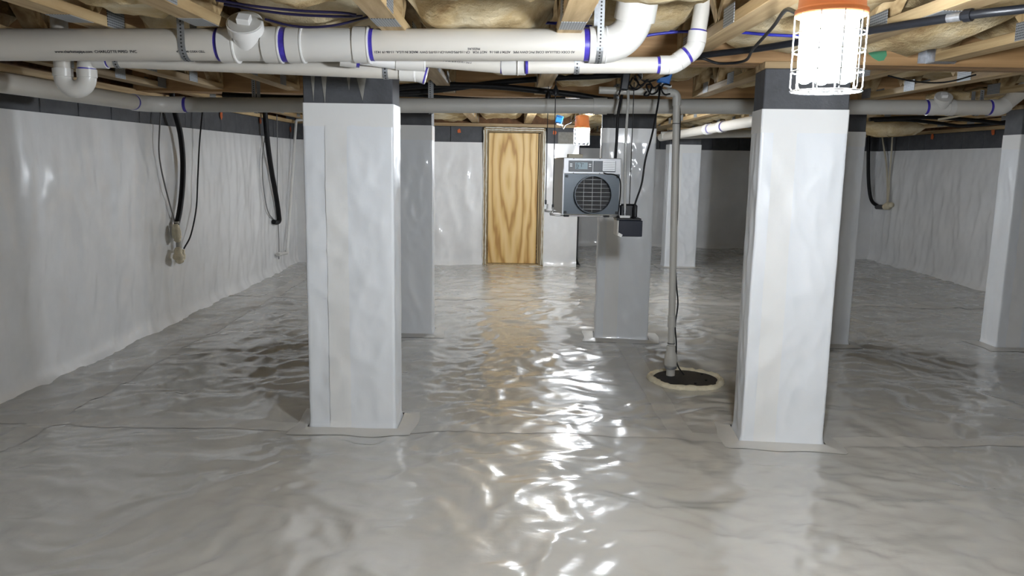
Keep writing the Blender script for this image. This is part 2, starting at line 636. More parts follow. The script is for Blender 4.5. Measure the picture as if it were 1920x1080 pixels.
def wall(name, p0, p1, label, fold=0.016, seed=0, step=0.026, liner_ok=True, block0=0.0):
    """p0->p1 with the room on the left hand side"""
    p0, p1 = Vector(p0), Vector(p1)
    d = p1 - p0
    L = d.length
    d.normalize()
    n = Vector((-d.y, d.x))
    mb = MB()
    c = (p0 + p1) / 2 - n * 0.16
    rot = Matrix.Rotation(math.atan2(d.y, d.x), 3, 'Z')
    mb.box((c.x, c.y, ZT / 2 - 0.05), (L, 0.2, ZT - 0.1 + 0.1), rot)
    wl = tag(mb.build(name, 'mortar'), label, kind='structure')
    if not liner_ok:
        return wl
    u = np.linspace(0, L, max(3, int(L / step)))
    z = np.linspace(-0.03, ZB, 60)
    uu, zz = np.meshgrid(u, z)
    hgt = np.clip((ZB - zz) / 0.35, 0.0, 1)
    dsp = fold * (ridge(pn(uu * 2.3 + 0.3 * pn(uu * 2, zz * 2, seed + 5), zz * 0.7, seed + 1), 2.0, 1.4)
                  + 0.6 * ridge(pn(uu * 4.6, zz * 1.5 + uu * 0.6, seed + 2)) + 0.6 * pn(uu * 1.2, zz * 1.2, seed + 3)
                  + 0.45 * ridge(pn(uu * 8 + zz * 1.5, zz * 3.5 + uu, seed + 4), 1.8, 1.0) + 0.25 * ridge(pn(uu * 15 - zz * 3, zz * 7 + uu * 2, seed + 6), 1.8, 1.0))
    dsp = dsp * (0.25 + 0.75 * hgt) + 0.004
    foot = np.clip((0.10 - zz) / 0.12, 0, 1) ** 2 * (0.06 + 0.03 * pn(uu * 2.5, zz * 0, seed + 8))
    dsp = dsp + foot
    P = np.stack([p0.x + d.x * uu + n.x * dsp, p0.y + d.y * uu + n.y * dsp, zz], -1)
    grid_mesh(MB(), P[:, ::-1]).build('wall_liner', 'wall_liner', wl, smooth=True)
    # blocks of the top course
    global BLOCK_ME
    if BLOCK_ME is None:
        bo = MB().box((0, 0, 0), (0.397, 0.07, 0.205), None, 0.004)
        BLOCK_ME = bpy.data.meshes.new('block')
        BLOCK_ME.from_pydata(bo.v, [], bo.f)
        BLOCK_ME.materials.append(MATS['block_paint'])
    k = 0
    t = -block0
    while t < L - 0.02:
        a, b = max(t, 0), min(t + 0.403, L)
        if b - a > 0.05:
            o = bpy.data.objects.new('block', BLOCK_ME)
            COL.objects.link(o)
            o.parent = wl
            q = p0 + d * ((a + b) / 2) - n * 0.043
            o.location = (q.x, q.y, 1.5975)
            o.rotation_euler.z = math.atan2(d.y, d.x)
            o.scale.x = (b - a - 0.006) / 0.397
        t += 0.403
        k += 1
    return wl


DX0, DX1, DZ1 = -0.325, 0.425, 1.69
w_left = wall('wall_left', (XL, YD), (XL, -3.0), 'long left wall hung with white plastic liner under a dark grey block course', 0.014, 1)
w_bl = wall('wall_back_left', (DX0 - 0.004, YD), (XL, YD), 'back wall left of the plywood door covered in shiny white liner', 0.018, 11)
w_br = wall('wall_back_middle', (XRET, YD), (DX1 + 0.004, YD), 'narrow back wall strip right of the plywood door with shiny white liner', 0.018, 12)
wall('wall_return', (XRET, YF), (XRET, YD), 'hidden side wall stepping back behind the plywood door wall', 0.012, 13)
wall('wall_back_far', (XJ, YF), (XRET, YF), 'farthest dark back wall right of the door with white liner', 0.012, 14)
wall('wall_jog', (XJ, YJ), (XJ, YF), 'short side wall joining the two far back walls at the right', 0.012, 15)
wall('wall_back_right', (XR, YJ), (XJ, YJ), 'dark back wall in the far right corner with white liner', 0.012, 16)
w_right = wall('wall_right', (XR, -3.0), (XR, YJ), 'dim right wall hung with rumpled white liner under dark grey blocks', 0.018, 17)
wall('wall_front', (XL, -3.0), (XR, -3.0), 'wall behind the viewer', 0.01, 18, 0.1)


def splotch(parent, c, n, r, mt):
    """sprayed mark, thin raised patch of paint"""
    c, n = Vector(c), Vector(n).normalized()
    u = Vector((0, 0, 1)).cross(n).normalized()
    v = n.cross(u)
    k = 14
    vs = []
    for lay in (0, 1):
        for i in range(k):
            a = 2 * PI * i / k
            rr = r * (0.7 + 0.5 * random.random())
            vs.append(c + n * (0.002 * lay) + u * math.cos(a) * rr + v * math.sin(a) * rr * 1.2)
    fs = [tuple(range(k, 2 * k))] + [(i, (i + 1) % k, k + (i + 1) % k, k + i) for i in range(k)]
    MB().add(vs, fs).build('paint_mark', mt, parent)


for px, py in ((861, 246),):
    splotch(w_bl, WY(px, py, YD - 0.003), (0, -1, 0), 0.022, 'orange_paint')
splotch(w_br, WY(1040, 249, YD - 0.003), (0, -1, 0), 0.022, 'orange_paint')
for px, py in ((415, 216), (488, 226), (545, 243), (563, 240)):
    splotch(w_left, WX(px, py, XL + 0.003), (1, 0, 0), 0.03, 'orange_paint')
for px, py in ((1862, 248), (1748, 256)):
    splotch(w_right, WX(px, py, XR - 0.003), (-1, 0, 0), 0.03, 'orange_paint')

# sill plates on top of the walls
def sill(name, a, b, label):
    a, b = Vector(a), Vector(b)
    d = (b - a).normalized()
    mb = MB().beam((a.x, a.y, ZT + 0.0195), (b.x, b.y, ZT + 0.0195), 0.14, 0.037)
    tag(mb.build(name, 'pine_y' if abs(d.y) > 0.5 else 'pine_x'), label, kind='structure')


sill('trim_1', (XL - 0.05, -3), (XL - 0.05, YD), 'pine sill plate along the top of the left wall')
sill('trim_2', (XL, YD + 0.05), (XRET, YD + 0.05), 'pine sill plate above the plywood door')
sill('trim_3', (XRET, YF + 0.05), (XJ, YF + 0.05), 'pine sill plate on the farthest wall')
sill('trim_4', (XJ, YJ + 0.05), (XR, YJ + 0.05), 'pine sill plate in the far right corner')
sill('trim_5', (XR + 0.05, -3), (XR + 0.05, YJ), 'pine sill plate along the top of the right wall')

# subfloor overhead, with rim boards that close the gap above the sills
ZC = 2.13
ceil = MB()
for (a, b, c, d) in ((XL - 0.2, XR + 0.2, -3.2, YF + 0.3),):
    ceil.box(((a + b) / 2, (c + d) / 2, ZC + 0.02), (b - a, d - c, 0.04))
ceil = tag(ceil.build('ceiling', 'subfloor'), 'brown board subfloor seen above the insulation', kind='structure')
for k, (a, b) in enumerate((((XL - 0.1, -3), (XL - 0.1, YD)), ((XL, YD + 0.1), (XRET, YD + 0.1)), ((XRET, YF + 0.1), (XJ, YF + 0.1)), ((XJ, YJ + 0.1), (XR, YJ + 0.1)), ((XR + 0.1, -3), (XR + 0.1, YJ)), ((XL, -3.1), (XR, -3.1)))):
    zc = (ZT + 0.04 + ZC) / 2
    o = MB().beam((a[0], a[1], zc), (b[0], b[1], zc), 0.03, ZC - ZT - 0.04).build('trim_%d' % (6 + k), 'subfloor')
    tag(o, 'brown rim board closing the floor edge above a sill', kind='structure')

# ------------------------------------------------------------------ plywood door with timber frame
door = tag(empty('door_1', ((DX0 + DX1) / 2, YD, 0)), 'raw plywood access door in a pine frame sealed with foam', kind='structure')
jw = 0.055
MB().box((DX0 + jw / 2, YD + 0.02, DZ1 / 2), (jw, 0.12, DZ1), None, 0.003).build('jamb', 'frame_wood', door)
MB().box((DX1 - jw / 2, YD + 0.02, DZ1 / 2), (jw, 0.12, DZ1), None, 0.003).build('jamb', 'frame_wood', door)
MB().box(((DX0 + DX1) / 2, YD + 0.02, DZ1 - jw / 2), (DX1 - DX0 - 2 * jw, 0.12, jw), None, 0.003).build('head_jamb', 'frame_wood', door)
MB().box(((DX0 + DX1) / 2, YD + 0.02, 0.012), (DX1 - DX0 - 2 * jw, 0.12, 0.03), None, 0.003).build('threshold', 'frame_wood', door)
pnl = MB().box((DX0 + 0.06 + 0.303, YD + 0.035, 0.83), (0.606, 0.02, 1.60), None, 0.003).build('door_panel', 'plywood', door)
# put the panel's own origin at its middle so the grain is centred on it
_pc = Vector((DX0 + 0.06 + 0.303, YD + 0.035, 0.83)) - door.location
pnl.data.transform(Matrix.Translation(-_pc))
pnl.location = _pc
MB().box((DX1 - jw - 0.012, YD + 0.0, 0.83), (0.02, 0.03, 1.59), None, 0.002).build('door_stop', 'frame_wood', door)


def bead(pts, r, seed):
    q = spline(pts, 10)
    q = [p + Vector((0.0018 * math.sin(i * 0.9 + seed), 0, 0.0018 * math.cos(i * 0.7))) for i, p in enumerate(q)]
    rr = [r * (0.7 + 0.6 * random.random()) for _ in q]
    return MB().tube(q, rr, 6)


for x_, s_ in ((DX0 + 0.002, 1), (DX1 - 0.002, 2), (DX0 + jw * 0.62, 3), (DX1 - jw * 0.4, 4)):
    bead([(x_, YD - 0.042, z_) for z_ in np.linspace(0.02, DZ1 - 0.03, 7)], 0.006, s_).build('foam_bead', 'foam_white', door, smooth=True)
for z_, s_ in ((DZ1 - 0.002, 5), (DZ1 - jw * 0.5, 6), (0.005, 7)):
    bead([(x_, YD - 0.042, z_) for x_ in np.linspace(DX0 + 0.02, DX1 - 0.02, 5)], 0.006, s_).build('foam_bead', 'foam_white', door, smooth=True)


# ------------------------------------------------------------------ pillars
def make_pillar(a, b, yf, yw, label, seed, streaks=False, lump=0.0065):
    W = b - a
    cx, cy = (a + b) / 2, yf + PDEP / 2
    root = thing('block_pillar', label, 'pillar', (cx, cy, 0), 'liner wrapped block pillars')
    hw, hd = W / 2, PDEP / 2
    # outline of the wrap with rounded corners, sampled around
    per = []
    rc = 0.004
    nf, ns = 38, 19

    def side(p, q, n):
        for i in range(n):
            t = i / (n - 1)
            per.append((p[0] + (q[0] - p[0]) * t, p[1] + (q[1] - p[1]) * t))
    side((-hw + rc, -hd), (hw - rc, -hd), nf)
    side((hw, -hd + rc), (hw, hd - rc), ns)
    side((hw - rc, hd), (-hw + rc, hd), nf)
    side((-hw, hd - rc), (-hw, -hd + rc), ns)
    per = np.array(per)
    nr = per / np.maximum(1e-6, np.maximum(np.abs(per[:, :1]) / hw, np.abs(per[:, 1:]) / hd))
    nrm = np.where(np.abs(per[:, :1]) / hw > np.abs(per[:, 1:]) / hd, np.sign(per) * [1, 0], np.sign(per) * [0, 1])
    s = np.cumsum(np.r_[0, np.linalg.norm(np.diff(per, axis=0), axis=1)])
    z = np.linspace(-0.015, 1.525, 112)
    ss, zz = np.meshgrid(s, z)
    dsp = lump * (1.4 * pn(ss * 5, zz * 2.2, seed) + 1.1 * (ridge(pn(ss * 7 + zz * 2.4, zz * 3.2 - ss * 2, seed + 1)) - 0.35) + 0.9 * (ridge(pn(ss * 5 - zz * 1.6, zz * 4, seed + 2)) - 0.35) + 0.45 * (ridge(pn(ss * 12 + zz * 6, zz * 7 - ss * 6, seed + 7), 1.8, 1.0) - 0.4))
    ex_, ey_ = hw - np.abs(per[:, 0]), hd - np.abs(per[:, 1])
    corner = np.clip(np.maximum(ex_, ey_) / 0.06, 0.2, 1)
    dsp *= corner[None, :]
    dsp *= np.clip((1.46 - zz) / 0.2, 0.0, 1) * np.clip(zz / 0.1, 0.3, 1)
    flare = np.clip((0.05 - zz) / 0.06, 0, 1) ** 2 * 0.02
    dsp = dsp + flare
    X = cx + per[None, :, 0] + nrm[None, :, 0] * dsp
    Y = cy + per[None, :, 1] + nrm[None, :, 1] * dsp
    P = np.stack([X, Y, zz], -1)
    mb = grid_mesh(MB(), P)
    rws, cs = P.shape[:2]
    for i in range(rws - 1):                      # close the sheet behind
        mb.f.append((i * cs + cs - 1, i * cs, (i + 1) * cs, (i + 1) * cs + cs - 1))
    mb.f.append(tuple((rws - 1) * cs + k for k in range(cs)))
    mb.build('liner_wrap', 'pillar_liner', root, smooth=True, auto=60)
    # bare painted block course on top and its cap
    blk = MB().box((cx, cy, 1.61), (W - 0.006, PDEP - 0.006, 0.18), None, 0.004).build('top_block', 'block_paint', root)
    if streaks:
        for u, w0, L in ((-0.155, 0.013, 0.165), (-0.105, 0.018, 0.175), (0.005, 0.016, 0.115), (0.062, 0.034, 0.16)):
            yv = cy - hd + 0.002
            vs = []
            for yy in (yv, yv - 0.003):
                vs += [(cx + u - w0, yy, 1.70), (cx + u + w0, yy, 1.70), (cx + u + w0 * 0.5, yy, 1.70 - L * 0.55), (cx + u + w0 * 0.15, yy, 1.70 - L), (cx + u - w0 * 0.35, yy, 1.70 - L * 0.6)]
            MB().add(vs, [(0, 1, 2, 3, 4), (9, 8, 7, 6, 5)] + [(i, 5 + i, 5 + (i + 1) % 5, (i + 1) % 5) for i in range(5)]).build('mortar_drip', 'mortar', blk)
    MB().box((cx, cy, 1.715), (W, 0.19, 0.03), None, 0.002).build('cap_board', 'pine_x', root)
    # tape: a collar at the top and a vertical strip down the front
    tb = MB()
    for (z0, z1) in ((1.425, 1.527),):
        t_ = 0.0012
        q_ = rc
        ring = [(-hw + q_, -hd - t_), (hw - q_, -hd - t_), (hw + t_, -hd + q_), (hw + t_, hd - q_), (hw - q_, hd + t_), (-hw + q_, hd + t_), (-hw - t_, hd - q_), (-hw - t_, -hd + q_)]
        vs = [(cx + p[0], cy + p[1], z_) for z_ in (z0, z1) for p in ring]
        tb.add(vs, [(i, (i + 1) % 8, 8 + (i + 1) % 8, 8 + i) for i in range(8)])
    tb.build('collar_tape', 'tape', root)
    u0 = -W * 0.22
    zz_ = np.linspace(0.0, 1.43, 104)
    uu_ = np.linspace(u0 - 0.05, u0 + 0.05, 6) if not streaks else np.linspace(-0.105, -0.005, 6)
    U, ZZ = np.meshgrid(uu_, zz_)
    fl = np.clip((0.05 - ZZ) / 0.06, 0, 1) ** 2 * 0.02
    D = lump * (1.4 * pn((U + hw) * 5, ZZ * 2.2, seed) + 1.1 * (ridge(pn((U + hw) * 7 + ZZ * 2.4, ZZ * 3.2 - (U + hw) * 2, seed + 1)) - 0.35) + 0.9 * (ridge(pn((U + hw) * 5 - ZZ * 1.6, ZZ * 4, seed + 2)) - 0.35) + 0.45 * (ridge(pn((U + hw) * 12 + ZZ * 6, ZZ * 7 - (U + hw) * 6, seed + 7), 1.8, 1.0) - 0.4))
    D *= np.clip((hw - np.abs(U)) / 0.06, 0.2, 1)
    D = D * np.clip((1.46 - ZZ) / 0.2, 0.0, 1) * np.clip(ZZ / 0.1, 0.3, 1) + 0.003 + fl
    grid_mesh(MB(), np.stack([cx + U, cy - hd - D, ZZ], -1)).build('seam_tape', 'tape', root, smooth=True)
    # skirt sheet on the ground around the foot
    n_ = 88
    ang = np.linspace(0, 2 * PI, n_ + 1)
    rw = []
    for f_ in (0.0, 0.35, 0.7, 1.0):
        ex = 0.012 + f_ * (0.075 + 0.008 * np.sin(ang * 5 + seed))
        ca, sa = np.cos(ang), np.sin(ang)
        m_ = np.maximum(np.abs(ca) * (hd + 0.1), np.abs(sa) * (hw + 0.1))
        x_ = np.clip(ca * (hw + 0.1) * (hd + 0.1) / m_, -hw - 0.1, hw + 0.1)
        y_ = np.clip(sa * (hw + 0.1) * (hd + 0.1) / m_, -hd - 0.1, hd + 0.1)
        x_ = np.sign(x_) * (np.clip(np.abs(x_), 0, hw) + np.clip(np.abs(x_) - hw, 0, 0.1) * ex / 0.1)
        y_ = np.sign(y_) * (np.clip(np.abs(y_), 0, hd) + np.clip(np.abs(y_) - hd, 0, 0.1) * ex / 0.1)
        gx_, gy_ = cx + x_, cy + y_
        rw.append(np.stack([gx_, gy_, H(gx_, gy_) + 0.0022 + (1 - f_) ** 2 * 0.012], -1))
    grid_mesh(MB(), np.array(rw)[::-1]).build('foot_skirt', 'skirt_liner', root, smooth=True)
    root.rotation_euler.z = math.radians(yw)
    return root


for i, p in enumerate(PIL):
    make_pillar(*p, seed=20 + i * 3, streaks=(i == 0))

# ------------------------------------------------------------------ girders across the pillar rows
def girder(y, x0, x1, label):
    g = thing('floor_girder', label, 'beam', ((x0 + x1) / 2, y, 1.73))
    MB().box(((x0 + x1) / 2, y - 0.047, 1.855), (x1 - x0, 0.088, 0.25), None, 0.003).build('front_ply', 'beam_x', g)
    MB().box(((x0 + x1) / 2, y + 0.047, 1.855), (x1 - x0, 0.088, 0.25), None, 0.003).build('back_ply', 'beam_x', g)
    return g


G1, G2 = 3.70, 5.76
g1 = girder(G1, XL, XR, 'orange brown timber girder over the front pillars behind the thick drain pipe')
g2 = girder(G2, XL, XR, 'brown timber girder over the second row of pillars')
q = WY(1645, 92, G1 - 0.092)
splotch(g1, q, (0, -1, 0), 0.045, 'green_paint')

# ------------------------------------------------------------------ floor trusses between the girders
TX = [-2.45, -2.05, -1.52, -1.09, -0.43, 0.205, 0.77, 1.31, 1.88, 2.47, 3.06, 3.65, 4.24, 4.80]
CZ0, CW, CHH = 1.742, 0.089, 0.038
ZTOP = ZC - 0.002


def truss(x, y0, y1, label, group, cz0, ph=0.0):
    t = thing('floor_truss', label, 'truss', (x, (y0 + y1) / 2, cz0), group)
    MB().box((x, (y0 + y1) / 2, cz0 + CHH / 2), (CW, y1 - y0, CHH), None, 0.002).build('bottom_chord', 'pine_y', t)
    MB().box((x, (y0 + y1) / 2, ZTOP - CHH / 2), (CW, y1 - y0, CHH), None, 0.002).build('top_chord', 'pine_y', t)
    zb, zt = cz0 + CHH, ZTOP - CHH
    for yy in (y0 + 0.02, y1 - 0.02):
        MB().box((x, yy, (zb + zt) / 2), (CW, 0.037, zt - zb), None, 0.002).build('end_post', 'pine_z', t)
    n = max(2, int(round((y1 - y0) / 0.62)))
    st = (y1 - y0 - 0.1) / n
    for k in range(n):
        a = y0 + 0.05 + k * st
        MB().beam((x, a + 0.02, zb + 0.012), (x, a + st / 2, zt - 0.012), CW - 0.004, 0.036, (0, 0, 1)).build('web', 'pine_z', t)
        MB().beam((x, a + st / 2 + 0.03, zt - 0.012), (x, a + st, zb + 0.012), CW - 0.004, 0.036, (0, 0, 1)).build('web', 'pine_z', t)
        yy = a + st * ((0.97 + ph) % 1.0)
        for s in (-1, 1):
            MB().box((x + s * (CW / 2 + 0.001), yy, cz0 + 0.034), (0.002, 0.13, 0.064)).build('nail_plate', 'nail_plate', t)
    return t


def under_plate(t, x, y, cz0):
    MB().box((x, y, cz0 - 0.001), (0.084, 0.15, 0.002)).build('nail_plate', 'nail_plate', t)


ORD = ['first', 'second', 'third', 'fourth', 'fifth', 'sixth', 'seventh', 'eighth', 'ninth', 'tenth', 'eleventh', 'twelfth', 'thirteenth', 'fourteenth']
for i, x in enumerate(TX):
    t = truss(x, -2.9, G1 - 0.095, '%s pine floor truss from the left wall in the near bay before the front pillars' % ORD[i], 'near bay floor trusses', CZ0, 0.13 * i)
    if x in (-1.52, -1.09, -0.43, 0.205, 1.31):
        under_plate(t, x, {-1.52: 2.83, -1.09: 2.86, -0.43: 2.80, 0.205: 2.80, 1.31: 2.5}[x], CZ0)
    truss(x, G1 + 0.095, G2 - 0.095, '%s pine floor truss from the left wall in the middle bay between the girders' % ORD[i], 'middle bay floor trusses', CZ0 + 0.004, 0.21 * i)
    y1 = YD + 0.07 if x < XRET else (YF + 0.06 if x < XJ else YJ + 0.06)
    truss(x, G2 + 0.095, y1, '%s pine floor truss from the left wall in the far bay beyond the second girder' % ORD[i], 'far bay floor trusses', CZ0 + 0.004, 0.17 * i)

# joist hanger on the front girder
q = WZ(1752, 108, 1.742)
jh = MB()
jh.box((1.88 - 0.047, G1 - 0.13, 1.79), (0.002, 0.075, 0.10)).box((1.88 + 0.047, G1 - 0.13, 1.79), (0.002, 0.075, 0.10)).box((1.88, G1 - 0.13, 1.7395), (0.096, 0.075, 0.002))
jh.box((1.88 - 0.066, G1 - 0.093, 1.79), (0.036, 0.002, 0.10)).box((1.88 + 0.066, G1 - 0.093, 1.79), (0.036, 0.002, 0.10))
tag(jh.build('joist_hanger', 'galvanised'), 'galvanised joist hanger on the front girder right of the work light', 'joist hanger')

# blocking boards between the trusses over the girders
for (x, y, z, L) in ((-1.79, 3.83, 1.81, 0.42), (0.48, 3.83, 1.81, 0.46), (2.17, 3.83, 1.81, 0.48)):
    o = MB().box((x, y, z), (L, 0.037, 0.09), None, 0.002).build('blocking_board', 'pine_x')
    tag(o, 'short pine blocking board behind the front girder, ' + ('above the left wall pipe' if x < 0 else 'above the dehumidifier' if x < 1 else 'right of the near work light'), 'board', 'blocking boards in the middle bay')


# ------------------------------------------------------------------ insulation batts
def batt(x0, x1, y0, y1, zlow, seed, label, group):
    nx, ny = 12, max(8, int((y1 - y0) / 0.06))
    u = np.linspace(0, 1, nx)
    v = np.linspace(0, 1, ny)
    U, V = np.meshgrid(u, v)
    X = x0 + (x1 - x0) * U + 0.02 * pn(V * (y1 - y0) * 5, U * 2, seed)
    Y = y0 + (y1 - y0) * V + 0.06 * pn(U * 4, V * 2, seed + 1)
    edge = np.minimum(np.clip(U / 0.2, 0, 1), np.clip((1 - U) / 0.2, 0, 1)) * np.minimum(np.clip(V * (y1 - y0) / 0.12, 0, 1), np.clip((1 - V) * (y1 - y0) / 0.12, 0, 1))
    edge = np.sqrt(edge)
    lump = 0.055 * pn(X * 3.0, Y * 2.4, seed + 2) + 0.035 * pn(X * 7, Y * 6, seed + 3) + 0.018 * pn(X * 16, Y * 14, seed + 4)
    Zl = zlow + 0.075 - 0.075 * edge - lump * edge
    Zl = np.minimum(Zl, ZC - 0.06)
    Zu = np.full_like(Zl, ZC - 0.012)
    mb = MB()
    grid_mesh(mb, np.stack([X, Y, Zl], -1)[:, ::-1])
    grid_mesh(mb, np.stack([X, Y, Zu], -1))
    n = nx * ny

    def lo(i, j):
        return j * nx + (nx - 1 - i)

    def hi(i, j):
        return n + j * nx + i
    for j in range(ny - 1):
        mb.f.append((lo(0, j), lo(0, j + 1), hi(0, j + 1), hi(0, j)))
        mb.f.append((lo(nx - 1, j + 1), lo(nx - 1, j), hi(nx - 1, j), hi(nx - 1, j + 1)))
    for i in range(nx - 1):
        mb.f.append((lo(i + 1, 0), lo(i, 0), hi(i, 0), hi(i + 1, 0)))
        mb.f.append((lo(i, ny - 1), lo(i + 1, ny - 1), hi(i + 1, ny - 1), hi(i, ny - 1)))
    o = mb.build('insulation_batt', 'insulation', smooth=True)
    tag(o, label, 'insulation', group)


gaps = [(TX[i] + 0.05, TX[i + 1] - 0.05) for i in range(len(TX) - 1)]
for i, (a, b) in enumerate(gaps):
    sd = 50 + i * 7
    rr = random.Random(i)
    w2 = ' between %s and %s trusses' % (ORD[i], ORD[i + 1])
    ys_ = 2.75 + rr.uniform(-0.1, 0.25)
    for (y0, y1, nm) in ((-1.0, 0.95, 'hindmost'), (1.05, ys_, 'middle'), (ys_ + 0.16, 3.53, 'farthest')):
        if nm != 'farthest' or i != 1:
            batt(a, b, y0, y1, 1.785 + rr.uniform(-0.02, 0.02), sd + int(y0 * 3), nm + ' yellowed fibreglass batt of the near bay' + w2, 'near bay insulation batts')
    batt(a, b, 3.90, 4.7 + rr.uniform(-.2, .1), 1.79 + rr.uniform(-0.02, 0.04), sd + 20, 'nearer yellowed fibreglass batt of the middle bay' + w2, 'middle bay insulation batts')
    batt(a, b, 5.0, 5.58, 1.835 + rr.uniform(-0.03, 0.04), sd + 25, 'farther yellowed fibreglass batt of the middle bay' + w2, 'middle bay insulation batts')
    ye = YD if b < XRET else (YF if b < XJ else YJ)
    ym = (5.9 + ye) / 2
    batt(a, b, 5.95, ym, 1.79 + rr.uniform(-0.01, 0.05), sd + 30, 'nearer yellowed fibreglass batt of the far bay' + w2, 'far bay insulation batts')
    batt(a, b, ym + 0.16, ye - 0.06, 1.775 + rr.uniform(-0.02, 0.03), sd + 35, 'farther yellowed fibreglass batt of the far bay' + w2, 'far bay insulation batts')


# ------------------------------------------------------------------ caged LED work lights
def work_light(c, z0, label, led_mat='led', k=1.0, xt=0.7):
    """c: x, y of the lamp; z0: underside of the cage"""
    x, y = c
    R_ = 0.076 * k
    L = 0.168 * k
    t = thing('work_light', label, 'work light', (x, y, z0), 'caged work lights')
    zt = z0 + L
    cap = MB()
    lathe(cap, [(0, R_ * 1.02), (0.004, R_ * 1.06), (0.012, R_ * 1.06), (0.016, R_ * 0.98), (0.06, R_ * 0.93), (0.10, R_ * 0.88), (0.112, R_ * 0.78), (0.118, R_ * 0.5)], (x, y, zt), (0, 0, 1), 32)
    cap.build('housing', 'orange_plastic', t, smooth=True, auto=40)
    for i in range(6):
        a = 2 * PI * (i + 0.35) / 6
        px, py = x + math.cos(a) * R_ * 0.66, y + math.sin(a) * R_ * 0.66
        led = MB()
        lathe(led, [(0.0, 0.006), (0.004, 0.0135 * k), (L - 0.028, 0.0135 * k), (L - 0.02, 0.0135 * k)], (px, py, z0 + 0.018), (0, 0, 1), 10)
        led.build('light_tube', led_mat, t, smooth=True, auto=50)
    core = MB()
    lathe(core, [(0, R_ * 0.30), (L - 0.02, R_ * 0.30)], (x, y, z0 + 0.018), (0, 0, 1), 12)
    core.build('heat_sink', 'white_plastic', t)
    cg = MB()
    wr = 0.0016
    for zz in (0.0, 0.045, 0.09, 0.13):
        cg.tube([(x + math.cos(2 * PI * i / 28) * R_ * 1.04, y + math.sin(2 * PI * i / 28) * R_ * 1.04, z0 + zz * k) for i in range(28)], wr, 5, closed=True)
    for i in range(10):
        a = 2 * PI * (i + 0.5) / 10
        cg.tube([(x + math.cos(a) * R_ * f, y + math.sin(a) * R_ * f, z0 + zz) for f, zz in ((0.0, 0.0), (0.96, 0.0), (1.04, 0.008), (1.04, L + 0.003))], wr, 5)
    cg.tube([(x + math.cos(2 * PI * i / 20) * R_ * 0.5, y + math.sin(2 * PI * i / 20) * R_ * 0.5, z0) for i in range(20)], wr, 5, closed=True)
    cg.build('wire_cage', 'steel_rod', t, smooth=True, auto=60)
    hk = MB()
    hk.tube(spline([(x, y, zt + 0.116), (x, y, zt + 0.13), (x + 0.02, y, zt + 0.14), (xt - 0.03, y, zt + 0.155), (xt, y, 1.757)], 6), 0.0025, 6)
    hk.build('hook', 'steel_rod', t, smooth=True)
    return t


work_light((0.659, 1.7), 1.436, 'large glowing caged LED work light with orange housing near the front', 'led', 0.90, 0.727)
work_light((0.664, 7.5), 1.447, 'distant glowing caged LED work light with orange housing above the dehumidifier', 'led_far', 0.93, 0.727)


# ------------------------------------------------------------------ plumbing
def pipe(parent, a, b, r, mt='pvc', name='pipe', seg=28):
    return MB().tube([a, b], r, seg).build(name, mt, parent, smooth=True, auto=40)


def hub(parent, a, b, r, lips=(1, 1), mt='pvc_fitting', name='coupling', lipmt='pvc_lip'):
    """socket of a fitting between a and b; lips: raised bright rim at either end"""
    a, b = Vector(a), Vector(b)
    L = (b - a).length
    o = MB()
    lathe(o, [(0, r * 0.93), (0.0005, r), (L - 0.0005, r), (L, r * 0.93)], a, b - a, 32)
    o = o.build(name, mt, parent, smooth=True, auto=30)
    d = (b - a).normalized()
    for k, p in ((0, a), (1, b)):
        if lips[k]:
            s = -1 if k == 0 else 1
            l_ = MB()
            q = p - d * s * 0.005
            lathe(l_, [(0, r), (0.0005, r * 1.035), (0.006, r * 1.035), (0.0065, r * 0.95)], q, d * s, 32, True)
            l_.build('rim', lipmt, o, smooth=True, auto=30)
    return o


def primer(parent, a, b, r):
    o = MB()
    L = (Vector(b) - Vector(a)).length
    lathe(o, [(0, r), (0.0004, r + 0.0008), (L - 0.0004, r + 0.0008), (L, r)], a, Vector(b) - Vector(a), 32)
    return o.build('primer_band', 'primer', parent, smooth=True, auto=40)


def arc(c0, d0, d1, R_, n=12):
    """quarter-type bend that starts at c0 going d0 and ends going d1"""
    d0, d1 = Vector(d0).normalized(), Vector(d1).normalized()
    th = d0.angle(d1)
    nrm = (d1 - d0 * d1.dot(d0)).normalized()
    out = []
    for i in range(n + 1):
        t = th * i / n
        out.append(Vector(c0) + d0 * (R_ * math.sin(t)) + nrm * (R_ * (1 - math.cos(t))))
    return out


def bend(parent, c0, d0, d1, R_, r, mt='pvc_fitting', name='elbow', n=14, seg=28):
    p = arc(c0, d0, d1, R_, n)
    MB().tube(p, r, seg).build(name, mt, parent, smooth=True, auto=60)
    return p[-1]


